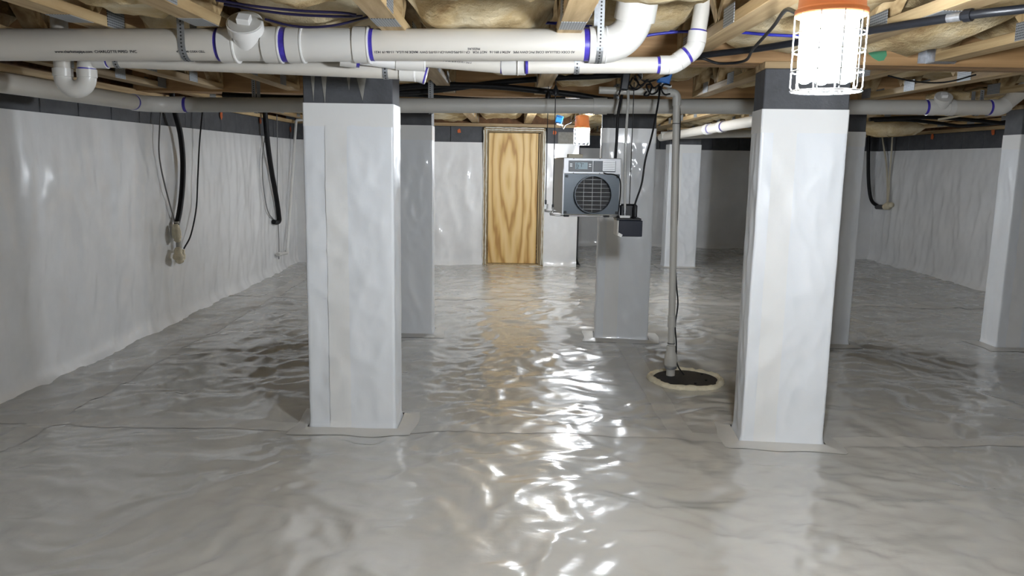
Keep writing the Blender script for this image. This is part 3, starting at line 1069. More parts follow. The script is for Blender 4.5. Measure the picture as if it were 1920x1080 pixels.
def print_on(parent, text, a, d, r, ang, size, flip=False, mt='ink', axis_up=None):
    """lettering printed around a pipe: starts at a on the axis, runs along d; ang = angle round the pipe from straight toward the viewer, up positive"""
    cu = bpy.data.curves.new('print', 'FONT')
    cu.body = text
    cu.size = size
    cu.offset = size * 0.025
    ob = bpy.data.objects.new('tmp', cu)
    COL.objects.link(ob)
    dg = bpy.context.evaluated_depsgraph_get()
    me = bpy.data.meshes.new_from_object(ob.evaluated_get(dg))
    bpy.data.objects.remove(ob, do_unlink=True)
    bpy.data.curves.remove(cu)
    d = Vector(d).normalized()
    out = Vector((0, -1, 0))
    out = (out - d * out.dot(d)).normalized()
    up = out.cross(d) * -1
    if up.z < 0:
        up = -up
    xs_ = [v.co.x for v in me.vertices]
    L = max(xs_) if xs_ else 0
    off = Vector((0, 0, 0))
    q = parent
    while q is not None:
        off += q.location
        q = q.parent
    for v in me.vertices:
        u, h = v.co.x, v.co.y - size * 0.35
        if flip:
            u, h = L - u, -h
        t = ang + h / r
        p = Vector(a) + d * u + (out * math.cos(t) + up * math.sin(t)) * (r + 0.0006)
        v.co = p - off
    me.materials.clear()
    me.materials.append(MATS[mt])
    o = bpy.data.objects.new('print', me)
    COL.objects.link(o)
    o.parent = parent
    return o


def strap(y, z, x, r, ztop, label, w_=0.022, both=True):
    """perforated metal band: down in front of the pipe, round under it and up behind"""
    path = [(y - r - 0.001, ztop)]
    n = 14
    path.append((y - r - 0.001, z))
    for i in range(1, n):
        t = PI * i / n
        path.append((y - math.cos(t) * (r + 0.001), z - math.sin(t) * (r + 0.001)))
    path.append((y + r + 0.001, z))
    path.append((y + r + 0.001, ztop))
    t_ = thing('pipe_strap', label, 'strap', (x, y, z - r), 'perforated hanger straps')
    mb = MB()
    vs = []
    th = 0.0012
    for i, (yy, zz) in enumerate(path):
        a = path[max(0, i - 1)]
        b = path[min(len(path) - 1, i + 1)]
        dy, dz = b[0] - a[0], b[1] - a[1]
        l_ = math.hypot(dy, dz)
        ny, nz = dz / l_, -dy / l_         # outward
        for k in (0, 1):
            for s in (-1, 1):
                vs.append((x + s * w_ / 2, yy + ny * th * k * 1, zz + nz * th * k * 1))
    fs = []
    for i in range(len(path) - 1):
        o = i * 4
        fs += [(o, o + 1, o + 5, o + 4), (o + 2, o + 6, o + 7, o + 3), (o, o + 4, o + 6, o + 2), (o + 1, o + 3, o + 7, o + 5)]
    mb.add(vs, fs).build('band', 'strap_metal', t_)
    # holes along the visible front run
    hb = MB()
    dist = 0.0
    seglist = []
    for i in range(len(path) - 1):
        a, b = path[i], path[i + 1]
        l_ = math.hypot(b[0] - a[0], b[1] - a[1])
        seglist.append((dist, l_, a, b))
        dist += l_
    s_ = 0.01
    half = (ztop - z) + PI * r * 0.75
    while s_ < half:
        for (d0, l_, a, b) in seglist:
            if d0 <= s_ < d0 + l_:
                f_ = (s_ - d0) / l_
                yy, zz = a[0] + (b[0] - a[0]) * f_, a[1] + (b[1] - a[1]) * f_
                dy, dz = (b[0] - a[0]) / l_, (b[1] - a[1]) / l_
                ny, nz = dz, -dy
                vs = []
                for k in range(8):
                    an = 2 * PI * k / 8
                    vs.append((x + math.cos(an) * 0.0035, yy + dy * math.sin(an) * 0.0035 + ny * 0.0018 * -1 * (1 if ny > 0 else -1) * 0 + (ny * 0.0016), zz + dz * math.sin(an) * 0.0035 + nz * 0.0016))
                hb.add(vs, [tuple(range(8))])
                break
        s_ += 0.0125
    hb.build('hole_row', 'hole', t_)
    return t_


Xv = Vector((1, 0, 0))
# --- thick drain line in front
R4 = 0.0572
ZJ = CZ0 - 0.0005
PA = Vector((-2.55, 3.0, 1.661))
PB = Vector((0.272, 3.0, 1.708))
main = thing('drain_pipe', 'thick cream PVC drain pipe with purple primer rings across the top front', 'pipe', (-1.2, 3.0, 1.62))
PD = (PB - PA).normalized()


def MX(px):
    """point of the thick pipe's axis seen at column px"""
    x = WY(px, 83, 3.0).x
    return PA + PD * ((x - PA.x) / PD.x)


pp = pipe(main, PA, MX(424), R4)
pipe(main, MX(690), PB, R4)
primer(main, MX(409), MX(418), R4)
hub(main, MX(416), MX(446), R4 * 1.13, (0, 1))
hub(main, MX(446), MX(498), R4 * 1.02, (0, 0), name='cleanout_tee')
hub(main, MX(497), MX(529), R4 * 1.13, (0, 1))
primer(main, MX(526), MX(545), R4 * 1.06)
hub(main, MX(541), MX(571), R4 * 1.13, (0, 1), name='wye_socket')
hub(main, MX(568), MX(668), R4 * 1.05, (0, 0), name='wye_body')
hub(main, MX(665), MX(694), R4 * 1.14, (0, 1), name='wye_socket')
primer(main, MX(692), MX(702), R4)
# cleanout branch and its threaded plug
cd = Vector((0.08, -0.73, 0.68)).normalized()
c0 = MX(468)
cl = MB()
lathe(cl, [(0.0, R4 * 0.95), (0.062, R4 * 1.0), (0.066, R4 * 1.12), (0.098, R4 * 1.12), (0.099, R4 * 1.05)], c0, cd, 32)
cl = cl.build('cleanout_branch', 'pvc_lip', main, smooth=True, auto=30)
pl = MB()
lathe(pl, [(0.095, R4 * 1.02), (0.1015, R4 * 1.02), (0.102, R4 * 0.99)], c0, cd, 32)
pl.build('plug', 'pvc_grey', cl, smooth=True, auto=30)
u_ = cd.cross(Vector((0, 0, 1))).normalized()
v_ = u_.cross(cd)
rm = Matrix((u_, v_, cd)).transposed()
MB().box(c0 + cd * 0.112, (0.046, 0.036, 0.024), rm @ Matrix.Rotation(0.15, 3, 'Z'), 0.002).build('plug_square', 'pvc_lip', cl)
# end at right: primer, socket, big sweep up
primer(main, MX(1094), MX(1106), R4)
hub(main, MX(1104), MX(1136), R4 * 1.13, (0, 1), name='elbow_socket')
e0 = MX(1132)
ed = Vector((0.10, -0.28, 0.95))
e1 = bend(main, e0, PD, ed, 0.108, R4 * 1.13, n=18)
edn = ed.normalized()
hub(main, e1 - edn * 0.01, e1 + edn * 0.06, R4 * 1.30, (0, 0), name='elbow_socket')
pipe(main, e1 + edn * 0.05, e1 + edn * 0.36, R4)
# wye branch going on to the thin line
b0 = MX(600) + Vector((0, 0.02, -0.012))
b1 = WY(752, 112, 3.08)
bd = (b1 - b0).normalized()
hub(main, b0, b1, R4 * 0.66, (0, 0), name='wye_branch', mt='pvc_lip')
hub(main, b0 + bd * 0.07, b0 + bd * 0.13, R4 * 0.92, (0, 0), name='branch_socket')
primer(main, b0 + bd * 0.125, b0 + bd * 0.142, R4 * 0.86)
b2 = WY(797, 113, 3.09)
hub(main, b1 - bd * 0.02, b2, R4 * 0.72, (0, 1), name='branch_socket')
R2 = 0.0302
s0 = WY(792, 110, 3.09)
s1 = WY(945, 123, 3.09)
sp = thing('branch_pipe', 'thin cream PVC branch pipe running under the thick pipe to a riser', 'pipe', (0.2, 3.07, 1.6))
pipe(sp, s0, s1, R2)
sdir = (s1 - s0).normalized()
primer(sp, s1 - sdir * 0.012, s1, R2)
s2 = WY(985, 123, 3.07)
hub(sp, s1 - sdir * 0.003, s2, R2 * 1.18, (0, 0))
hub(sp, WY(970, 123, 3.07), WY(972, 123, 3.07), R2 * 1.24, (0, 0), name='rim')
s3 = WY(1238, 122, 3.07)
d23 = (s3 - s2).normalized()
pipe(sp, s2, s3, R2)
primer(sp, s2, s2 + d23 * 0.010, R2)
primer(sp, s3 - d23 * 0.014, s3, R2)
h1 = s3 + d23 * 0.03
hub(sp, s3 - d23 * 0.004, h1, R2 * 1.16, (0, 0), name='elbow_socket')
dd = Vector((0.80, 0.0, 0.60)).normalized()
k1 = bend(sp, h1, d23, dd, 0.06, R2 * 1.14)
hub(sp, k1, k1 + dd * 0.035, R2 * 1.18, (0, 0), name='elbow_socket')
primer(sp, k1 + dd * 0.035, k1 + dd * 0.048, R2 * 1.05)
hub(sp, k1 + dd * 0.046, k1 + dd * 0.056, R2 * 1.16, (0, 0), name='elbow_socket')
up3 = Vector((0.12, 0, 1)).normalized()
k2 = bend(sp, k1 + dd * 0.056, dd, up3, 0.055, R2 * 1.14)
hub(sp, k2, k2 + up3 * 0.04, R2 * 1.18, (0, 0), name='elbow_socket')
primer(sp, k2 + up3 * 0.04, k2 + up3 * 0.046, R2)
pipe(sp, k2 + up3 * 0.03, k2 + up3 * 0.34, R2)
# lettering printed on the pipes
fr = math.radians
print_on(main, 'www.charlottepipe.com  CHARLOTTE PIPE®  PVC', MX(115), PD, R4, fr(-32), 0.0140)
print_on(main, '4" SCH 40 COEX CELL', MX(340), PD, R4, fr(-32), 0.0105)
print_on(main, 'AS COEX CELLULAR CORE PVC-DWV PIPE   ASTM F 891-16   NOT FOR   CP-110-PPS-DWV-CP-110-FFS DWV  MADE IN U.S.A.  11-06-19 14:21', MX(706), PD, R4, fr(-34), 0.0118, True)
print_on(main, 'PRESSURE', MX(878), PD, R4, fr(-22), 0.0105, True)
print_on(sp, '2" PVC 1120 SCH 40 PR 280 PSI @ 73F ASTM D 1785', s0 + sdir * 0.02, sdir, R2, fr(-8), 0.0075, True)

# --- second thin line behind the thick pipe, with a P-trap at its left end
t0 = WY(196, 111, 3.12)
t1 = WY(755, 134, 3.12)
td = (t1 - t0).normalized()
trap = thing('trap_pipe', 'thin cream PVC pipe with a hanging U trap at its left end', 'pipe', (t0.x, 3.12, 1.5))
pipe(trap, t0, t1, R2)
primer(trap, t0 + td * 0.012, t0 + td * 0.018, R2)
hub(trap, t0 - td * 0.035, t0 + td * 0.012, R2 * 1.16, (0, 0), name='elbow_socket')
q0 = t0 - td * 0.035
q1 = bend(trap, q0, -td, (0, 0, -1), 0.035, R2 * 1.1)
primer(trap, q1, q1 + Vector((0, 0, -0.006)), R2 * 1.06)
hub(trap, q1 + Vector((0, 0, -0.005)), q1 + Vector((0, 0, -0.035)), R2 * 1.2, (0, 0), name='trap_socket')
u0 = q1 + Vector((0, 0, -0.033))
ua = arc(u0, (0, 0, -1), (-1, 0, 0), 0.046, 12)
ub = arc(ua[-1], (-1, 0, 0), (0, 0, 1), 0.046, 12)
MB().tube(ua + ub[1:], R2 * 1.1, 28).build('trap_bend', 'pvc_fitting', trap, smooth=True, auto=60)
u2 = ub[-1]
hub(trap, u2, u2 + Vector((0, 0, 0.03)), R2 * 1.2, (0, 0), name='trap_socket')
pipe(trap, u2 + Vector((0, 0, 0.025)), u2 + Vector((0, 0, 0.26)), R2)
hub(trap, t1 - td * 0.01, t1 + td * 0.05, R2 * 1.2, (0, 1), name='wye_socket')
tq = t1 + td * 0.045
td2 = Vector((0.9, 0.1, -0.25)).normalized()
hub(trap, tq - td2 * 0.02, tq + td2 * 0.05, R2 * 1.1, (0, 0), name='wye_branch')
primer(trap, tq + td2 * 0.04, tq + td2 * 0.046, R2 * 1.12)

# --- long pipe along the left wall that turns and crosses the room under the second girder
R3 = 0.0445
lp = thing('drain_pipe', 'long grey cream PVC pipe along left wall turning across behind the pillars', 'pipe', (-2.2, 4.8, 1.55))
a0 = Vector((-2.2, -0.5, 1.56))
a1 = Vector((-2.2, 4.72, 1.588))
dy_ = (a1 - a0).normalized()
pipe(lp, a0, a1, R3)
primer(lp, a1 - dy_ * 0.016, a1, R3)
hub(lp, a1 - dy_ * 0.002, a1 + dy_ * 0.06, R3 * 1.1, (0, 0), name='elbow_socket')
mb0 = WY(335, 199, 5.0)
mb1 = WY(1148, 200, 5.0)
mb2 = WY(1735, 204, 5.0)
dm = (mb2 - mb0).normalized()
e_ = bend(lp, a1 + dy_ * 0.055, dy_, dm, 0.16, R3 * 1.08, n=16)
hub(lp, e_, e_ + dm * 0.05, R3 * 1.1, (0, 0), name='elbow_socket')
primer(lp, e_ + dm * 0.048, e_ + dm * 0.068, R3)
g0 = e_ + dm * 0.04
g1_ = g0 + dm * ((1.02 - g0.x) / dm.x)
gm = g0 + dm * ((0.50 - g0.x) / dm.x)
ge = g0 + dm * ((2.55 - g0.x) / dm.x)
pipe(lp, g0, ge, R3, 'pvc_grey')
hub(lp, gm, gm + dm * 0.085, R3 * 1.13, (0, 0), mt='pvc_grey')
hub(lp, ge - dm * 0.01, ge + dm * 0.035, R3 * 1.12, (0, 0), name='cleanout_socket')
primer(lp, ge - dm * 0.025, ge - dm * 0.008, R3)
hub(lp, ge + dm * 0.03, ge + dm * 0.12, R3 * 1.02, (0, 0), name='cleanout_tee')
cc = ge + dm * 0.072
cdir = Vector((-0.12, -0.62, 0.72)).normalized()
cl2 = MB()
lathe(cl2, [(0, R3 * 0.95), (0.05, R3), (0.053, R3 * 1.14), (0.08, R3 * 1.14), (0.081, R3)], cc, cdir, 28)
cl2 = cl2.build('cleanout_branch', 'pvc_fitting', lp, smooth=True, auto=30)
u_ = cdir.cross(Vector((0, 0, 1))).normalized()
v_ = u_.cross(cdir)
MB().box(cc + cdir * 0.09, (0.036, 0.030, 0.02), Matrix((u_, v_, cdir)).transposed(), 0.002).build('plug_square', 'pvc_lip', cl2)
hub(lp, ge + dm * 0.115, ge + dm * 0.15, R3 * 1.12, (0, 0), name='cleanout_socket')
gf = ge + dm * 0.38
pipe(lp, ge + dm * 0.14, gf, R3)
primer(lp, gf - dm * 0.016, gf, R3)
hub(lp, gf - dm * 0.002, gf + dm * 0.04, R3 * 1.12, (0, 0), name='elbow_socket')
k3 = bend(lp, gf + dm * 0.035, dm, (0.75, 0.1, 0.62), 0.09, R3 * 1.1)
dk = Vector((0.75, 0.1, 0.62)).normalized()
pipe(lp, k3 - dk * 0.01, k3 + dk * 0.16, R3)

# --- distant white pipe running to the back on the right
fp0, fp1 = Vector((2.0, 6.5, 1.645)), Vector((1.80, 9.6, 1.60))
fp = thing('drain_pipe', 'distant white PVC pipe running to the back right of the sump pipe', 'pipe', fp0)
fd = (fp1 - fp0).normalized()
pipe(fp, fp0, fp1, R3)
for s in (0.85, 1.25):
    hub(fp, fp0 + fd * s, fp0 + fd * (s + 0.10), R3 * 1.15, (1, 1))
    primer(fp, fp0 + fd * (s - 0.016), fp0 + fd * s, R3)
bx0 = WY(1240, 254, 9.4)
bx1 = WY(1415, 250, 9.4)
ob = MB().tube([bx0, bx1 + (bx1 - bx0) * 0.6], 0.045, 20).build('cross_pipe', 'pvc_grey', smooth=True, auto=40)
tag(ob, 'faint grey PVC pipe crossing in front of the distant pillar', 'pipe')

# --- straps
def axis_at(a, d, x):
    return a + d * ((x - a.x) / d.x)


pS = MX(352)
strap(3.0, pS.z, pS.x, R4, CZ0 + 0.10, 'perforated metal strap round the thick pipe left of the cleanout plug', 0.026)
pS = MX(1122)
strap(3.0, pS.z, pS.x, R4 * 1.13, CZ0 + 0.14, 'perforated metal strap on the socket of the big upward elbow', 0.024)
pS = WY(1081, 123, 3.07)
strap(3.07, pS.z, pS.x, R2, CZ0 + 0.0, 'perforated metal strap on the thin branch pipe below the thick pipe', 0.02)
pS = axis_at(t0, td, WY(724, 130, 3.12).x)
strap(3.12, pS.z, pS.x, R2, CZ0 + 0.0, 'perforated metal strap on the thin pipe above the bright left pillar', 0.02)
pS = axis_at(t0, td, WY(222, 112, 3.12).x)
strap(3.12, pS.z, pS.x, R2, CZ0 + 0.0, 'perforated metal strap just right of the U trap', 0.02)
for px, lb in ((481, 'left of the bright left pillar'), (808, 'between the left pillars and the door'), (1155, 'above the dehumidifier'), (1831, 'right of the far cleanout plug')):
    pS = axis_at(g0, dm, WY(px, 200, 5.0).x)
    strap(5.0, pS.z, pS.x, R3, CZ0 + 0.02, 'perforated metal strap on the long crossing pipe ' + lb, 0.024)

# ------------------------------------------------------------------ sump pit with discharge pipe
SX, SY = 1.075, 4.60
sump = thing('sump_pit', 'black sump pit lid sealed into the floor with a ring of foam', 'sump pit', (SX, SY, 0))
lid = MB()
lathe(lid, [(-0.03, 0.195), (0.008, 0.195), (0.014, 0.188), (0.015, 0.0005)], (SX, SY, 0), (0, 0, 1), 40)
lid.build('lid', 'sump_black', sump, smooth=True, auto=30)
fo = MB()
pts, rr = [], []
for i in range(60):
    a = 2 * PI * i / 60
    R_ = 0.205 + 0.006 * math.sin(a * 5) + 0.005 * random.random()
    pts.append((SX + math.cos(a) * R_, SY + math.sin(a) * R_, 0.006))
    rr.append(0.017 + 0.008 * random.random())
fo.tube(pts, rr, 8, closed=True)
fo.build('foam_ring', 'foam', sump, smooth=True)
for (dx, dy_2) in ((0.03, -0.12), (0.11, -0.05), (-0.05, 0.10), (0.12, 0.09)):
    o = MB()
    lathe(o, [(0.012, 0.008), (0.021, 0.008), (0.022, 0.006)], (SX + dx, SY + dy_2, 0.0), (0, 0, 1), 6)
    o.build('bolt', 'black_rubber', sump)
VX, VY = 0.996, 4.66
dis = thing('discharge_pipe', 'upright grey white PVC discharge pipe rising from the sump lid', 'pipe', (VX, VY, 0.015))
ztp = 1.665
VTOP = Vector((0.953, 4.66, ztp))
vb = Vector((VX, VY, 0.015))
vd = (VTOP - vb).normalized()
rv = 0.0205
pipe(dis, vb, vb + vd * 0.07, 0.026, 'pvc_grey', 'pipe_stub')
cv = MB()
lathe(cv, [(0.045, 0.027), (0.047, 0.036), (0.06, 0.036), (0.065, 0.040), (0.10, 0.041), (0.13, 0.036), (0.15, 0.028), (0.185, 0.026), (0.187, 0.021)], vb, vd, 28)
cv = cv.build('check_valve', 'pvc_grey', dis, smooth=True, auto=30)
o = MB()
lathe(o, [(0.044, 0.0365), (0.058, 0.0365)], vb, vd, 28)
o.build('clamp', 'strap_metal', cv, smooth=True, auto=30)
pipe(dis, vb + vd * 0.16, VTOP - vd * 0.03, rv, 'pvc_grey')
hub(dis, vb + vd * 0.30, vb + vd * 0.37, rv * 1.2, (0, 0), 'pvc_grey')
hub(dis, vb + vd * 1.0, vb + vd * 1.003, rv * 1.05, (0, 0), 'pvc_grey', name='pipe_seam')
hub(dis, VTOP - vd * 0.05, VTOP - vd * 0.005, rv * 1.22, (0, 0), 'pvc_grey', name='elbow_socket')
ee = bend(dis, VTOP - vd * 0.006, vd, (-1, 0, 0.02), 0.03, rv * 1.15, 'pvc_grey')
hub(dis, ee + Vector((0.0, 0, 0)), ee + Vector((-0.03, 0, 0.0006)), rv * 1.22, (0, 0), 'pvc_grey', name='elbow_socket')
pipe(dis, ee + Vector((-0.02, 0, 0)), ee + Vector((-0.42, 0, 0.008)), rv, 'pvc_grey')
for z_ in (0.20, 1.5):
    c_ = vb + vd * z_
    ring = [(c_.x + math.cos(2 * PI * i / 16) * 0.022, c_.y + math.sin(2 * PI * i / 16) * 0.022, c_.z) for i in range(16)]
    MB().tube(ring, 0.002, 5, closed=True).build('cable_tie', 'black_rubber', dis)
cable('extension_cord', 'black cord tied to the upright sump discharge pipe', 'cable',
      [WY(1283, 703, 4.62), WY(1272, 688, 4.63), WY(1268, 672, 4.645), WY(1268, 640, 4.65), WY(1266, 610, 4.65), WY(1271, 570, 4.65), WY(1268, 530, 4.655), WY(1266, 470, 4.655), WY(1270, 400, 4.655), WY(1272, 300, 4.655), WY(1275, 220, 4.655), WY(1268, 185, 4.655), WY(1240, 165, 4.7)], 0.0045, 'black_rubber')

# ------------------------------------------------------------------ hanging dehumidifier
DXc, DYf, DZ0 = 0.468, 4.56, 0.985
DW, DH, DD = 0.335, 0.325, 0.50
de = thing('dehumidifier', 'grey hanging crawl space dehumidifier with round duct collar and display', 'dehumidifier', (DXc, DYf, DZ0))
x0, x1, z0, z1 = DXc - DW / 2, DXc + DW / 2, DZ0, DZ0 + DH
MB().box((DXc, DYf + DD / 2, DZ0 + DH / 2), (DW, DD, DH), None, 0.008).build('cabinet', 'dehum_side', de)
MB().box((DXc, DYf - 0.004, z1 - 0.046), (DW - 0.004, 0.012, 0.09), None, 0.003).build('top_panel', 'dehum_case', de)
MB().box((x0 + 0.006, DYf - 0.003, DZ0 + 0.13), (0.010, 0.010, 0.26)).build('corner_trim', 'dehum_case', de)
MB().box((x1 - 0.006, DYf - 0.003, DZ0 + 0.13), (0.010, 0.010, 0.26)).build('corner_trim', 'dehum_case', de)
# front plate with a round hole
fz0, fz1 = DZ0 + 0.006, z1 - 0.092
fc = Vector((DXc + 0.004, DYf - 0.007, DZ0 + 0.119))
fr_ = 0.107
n = 48
fx0, fx1 = x0 + 0.008, x1 - 0.008
vs, fs = [], []
for lay in (0, 1):
    yy = DYf - 0.012 + lay * 0.011
    for i in range(n):
        a = 2 * PI * i / n
        vs.append((fc.x + math.cos(a) * fr_, yy, fc.z + math.sin(a) * fr_))
    for i in range(n):
        a = 2 * PI * i / n
        ca, sa = math.cos(a), math.sin(a)
        tx = ((fx1 - fc.x) if ca > 0 else (fc.x - fx0)) / max(1e-6, abs(ca))
        tz = ((fz1 - fc.z) if sa > 0 else (fc.z - fz0)) / max(1e-6, abs(sa))
        t = min(tx, tz)
        vs.append((fc.x + ca * t, yy, fc.z + sa * t))
for i in range(n):
    j = (i + 1) % n
    fs += [(i, n + i, n + j, j), (2 * n + i, 2 * n + j, 3 * n + j, 3 * n + i), (i, j, 2 * n + j, 2 * n + i), (n + i, 3 * n + i, 3 * n + j, n + j)]
# exact plate corners
for (cx_, cz_) in ((fx0, fz0), (fx1, fz0), (fx1, fz1), (fx0, fz1)):
    a = math.atan2(cz_ - fc.z, cx_ - fc.x) % (2 * PI)
    i = int(round(a / (2 * PI) * n)) % n
    for lay in (0, 1):
        vs[n + i + lay * 2 * n] = (cx_, vs[n + i + lay * 2 * n][1], cz_)
MB().add(vs, fs).build('front_plate', 'dehum_front', de)
co = MB()
n = 48
prof = [(0.0, fr_), (0.045, fr_), (0.045, fr_ - 0.004), (-0.012, fr_ - 0.004)]
lathe(co, prof, (fc.x, DYf - 0.012, fc.z), (0, -1, 0), 48, False)
co.build('duct_collar', 'dehum_front', de, smooth=True, auto=40)
o = MB()
lathe(o, [(0, fr_ - 0.003), (0.001, fr_ - 0.003)], (fc.x, DYf - 0.0062, fc.z), (0, -1, 0), 40)
o.build('filter_mesh', 'dehum_coil', de)
gr = MB()
for k in range(8):
    dz = -0.084 + k * 0.024
    hw_ = math.sqrt(max(0, (fr_ - 0.004) ** 2 - dz * dz))
    gr.tube([(fc.x - hw_, DYf - 0.012, fc.z + dz), (fc.x + hw_, DYf - 0.012, fc.z + dz)], 0.0016, 6)
for k in range(3):
    dx = -0.05 + k * 0.05
    hh_ = math.sqrt((fr_ - 0.004) ** 2 - dx * dx)
    gr.tube([(fc.x + dx, DYf - 0.014, fc.z - hh_), (fc.x + dx, DYf - 0.014, fc.z + hh_)], 0.0016, 6)
gr.build('wire_grille', 'dehum_grille', de, smooth=True)
for (sx, sz) in ((fx0 + 0.014, fz1 - 0.012), (fx0 + 0.010, fz0 + 0.010), (fx1 - 0.012, fz1 - 0.012), (fx1 - 0.012, fz0 + 0.010)):
    MB().box((sx, DYf - 0.015, sz), (0.016, 0.008, 0.014), None, 0.002).build('corner_clip', 'black_plastic', de)
# control panel
cp = MB().box((x0 + 0.030 + 0.070, DYf - 0.012, z1 - 0.047), (0.138, 0.006, 0.062), None, 0.002).build('control_panel', 'dehum_panel', de)
scr = MB().box((x0 + 0.104, DYf - 0.0155, z1 - 0.045), (0.070, 0.002, 0.038)).build('display', 'screen', cp)
for sx in (x0 + 0.045, x0 + 0.153):
    for sz in (-0.036, -0.047):
        MB().box((sx, DYf - 0.0155, z1 + sz), (0.014, 0.002, 0.005), None, 0.0008).build('button', 'dehum_grille', cp)


def seg_digit(mb, x, z, w_, h_, on):
    t = h_ * 0.11
    S = {'a': ((x, z + h_ / 2), (w_, t)), 'd': ((x, z - h_ / 2), (w_, t)), 'g': ((x, z), (w_, t)),
         'f': ((x - w_ / 2, z + h_ / 4), (t, h_ / 2)), 'b': ((x + w_ / 2, z + h_ / 4), (t, h_ / 2)),
         'e': ((x - w_ / 2, z - h_ / 4), (t, h_ / 2)), 'c': ((x + w_ / 2, z - h_ / 4), (t, h_ / 2))}
    for s in on:
        (cx, cz), (sx, sz) = S[s]
        mb.box((cx, DYf - 0.0168, cz), (sx, 0.0006, sz))


dg = MB()
seg_digit(dg, x0 + 0.081, z1 - 0.041, 0.011, 0.022, 'afgecd')
seg_digit(dg, x0 + 0.0985, z1 - 0.041, 0.011, 0.022, 'abc')
dg.build('digits', 'ink', scr)
dh = MB()
dh.box((x0 + 0.112, DYf - 0.0168, z1 - 0.033), (0.006, 0.0006, 0.004)).box((x0 + 0.080, DYf - 0.0168, z1 - 0.059), (0.014, 0.0006, 0.003))
dh.build('symbols', 'ink', scr)
vc = MB().box((x0 + 0.170 + 0.067, DYf - 0.012, z1 - 0.047), (0.128, 0.006, 0.062), None, 0.002).build('socket_cover', 'dehum_panel', de)
lv = MB().box((x0 + 0.262, DYf - 0.0155, z1 - 0.044), (0.072, 0.003, 0.056), None, 0.001).build('vent_plate', 'dehum_grille', vc)
for k in range(5):
    MB().box((x0 + 0.262, DYf - 0.0174, z1 - 0.024 - k * 0.0095), (0.066, 0.001, 0.0018)).build('slot', 'dehum_seam', lv)
for sx in (0.06, 0.21):
    for sz in (-0.004, -0.086):
        o = MB()
        lathe(o, [(0, 0.003), (0.002, 0.003)], (x0 + sx, DYf - 0.010, z1 + sz), (0, -1, 0), 8)
        o.build('screw', 'dehum_seam', de)
for sx in (x0 + 0.03, x1 - 0.07):
    MB().box((sx, DYf + 0.03, DZ0 - 0.006), (0.03, 0.03, 0.014), None, 0.002).build('foot', 'black_rubber', de)
for yy in (DYf + 0.05, DYf + 0.38):
    MB().tube(spline([(x0 - 0.045, yy, DZ0 + 0.04), (x0 - 0.045, yy, DZ0 + 0.012), (x0 - 0.03, yy, DZ0 - 0.006), (x1 + 0.05, yy, DZ0 - 0.006), (x1 + 0.065, yy, DZ0 + 0.012), (x1 + 0.065, yy, DZ0 + 0.05)], 4), 0.005, 8).build('hanger_bar', 'steel_rod', de, smooth=True)
MB().box((x0 + 0.12, DYf + 0.40, z1 + 0.012), (0.09, 0.06, 0.024), None, 0.003).build('wire_box', 'cream_wire', de)
MB().tube(spline([(x0 + 0.232, DYf - 0.012, z1 - 0.082), (x0 + 0.25, DYf - 0.024, z1 - 0.088), (x1 - 0.04, DYf - 0.024, z1 - 0.092), (x1 - 0.008, DYf - 0.022, z1 - 0.12), (x1 - 0.002, DYf - 0.02, z1 - 0.2), (x1 - 0.008, DYf - 0.016, DZ0 - 0.01), (x1 + 0.02, DYf - 0.01, DZ0 - 0.03)], 8), 0.0032, 8).build('power_cord', 'black_rubber', de, smooth=True)
de.rotation_euler.z = math.radians(3.0)

# ropes that carry it
Z_R = CZ0 - 0.002
yr0, yr1 = DYf + 0.05, DYf + 0.38
rope_l = [((0.252, 4.61, DZ0 + 0.03), (0.252, 4.61, Z_R), 'front left'), ((0.225, 4.94, DZ0 + 0.04), (0.225, 4.94, Z_R), 'rear left'), ((0.70, 4.63, DZ0 + 0.04), (0.70, 4.63, Z_R), 'front right')]
for a, b, nm in rope_l:
    t = thing('hanging_rope', 'thin black %s rope holding up the dehumidifier' % nm, 'rope', a, 'dehumidifier hanging ropes')
    MB().tube([a, b], 0.0026, 6).build('rope', 'black_rubber', t)
    MB().box(Vector(a) + Vector((0, 0, 0.012)), (0.012, 0.014, 0.028), None, 0.003).build('lower_hook', 'black_plastic', t)
    if nm != 'front right':
        o = MB()
        lathe(o, [(0, 0.005), (0.006, 0.016), (0.03, 0.018), (0.045, 0.010), (0.06, 0.004)], (a[0], a[1], Z_R - 0.085), (0, 0, 1), 12)
        o.build('ratchet', 'black_plastic', t, smooth=True, auto=50)
for px0, px1 in ():
    pass

# condensate pump hanging beside it
PX, PZ, PY = 0.685, 0.865, 4.52
pu = thing('condensate_pump', 'small black condensate pump box hanging right of the dehumidifier', 'pump', (PX, PY, PZ))
MB().box((PX + 0.01, PY + 0.0, PZ + 0.05), (0.135, 0.012, 0.092), None, 0.003).build('front_cover', 'navy_plastic', pu)
MB().box((PX - 0.002, PY + 0.085, PZ + 0.05), (0.128, 0.16, 0.096), None, 0.006).build('tank', 'dehum_side', pu)
MB().box((PX, PY + 0.08, PZ + 0.102), (0.140, 0.175, 0.012), None, 0.003).build('lid', 'black_plastic', pu)
MB().box((PX + 0.005, PY + 0.10, PZ + 0.145), (0.10, 0.09, 0.078), None, 0.008).build('motor', 'black_plastic', pu)
MB().box((PX - 0.02, PY + 0.03, PZ + 0.115), (0.06, 0.012, 0.014), None, 0.002).build('white_tab', 'white_plastic', pu)
MB().box((PX - 0.05, PY - 0.008, PZ + 0.012), (0.026, 0.006, 0.018), Matrix.Rotation(0.5, 3, 'Y'), 0.001).build('tape_scrap', 'white_plastic', pu)
o = MB()
lathe(o, [(0, 0.006), (0.03, 0.006), (0.031, 0.009), (0.045, 0.009)], (PX - 0.02, PY + 0.04, PZ + 0.12), (0, 0, 1), 10)
o.build('outlet_barb', 'galvanised', pu, smooth=True, auto=40)
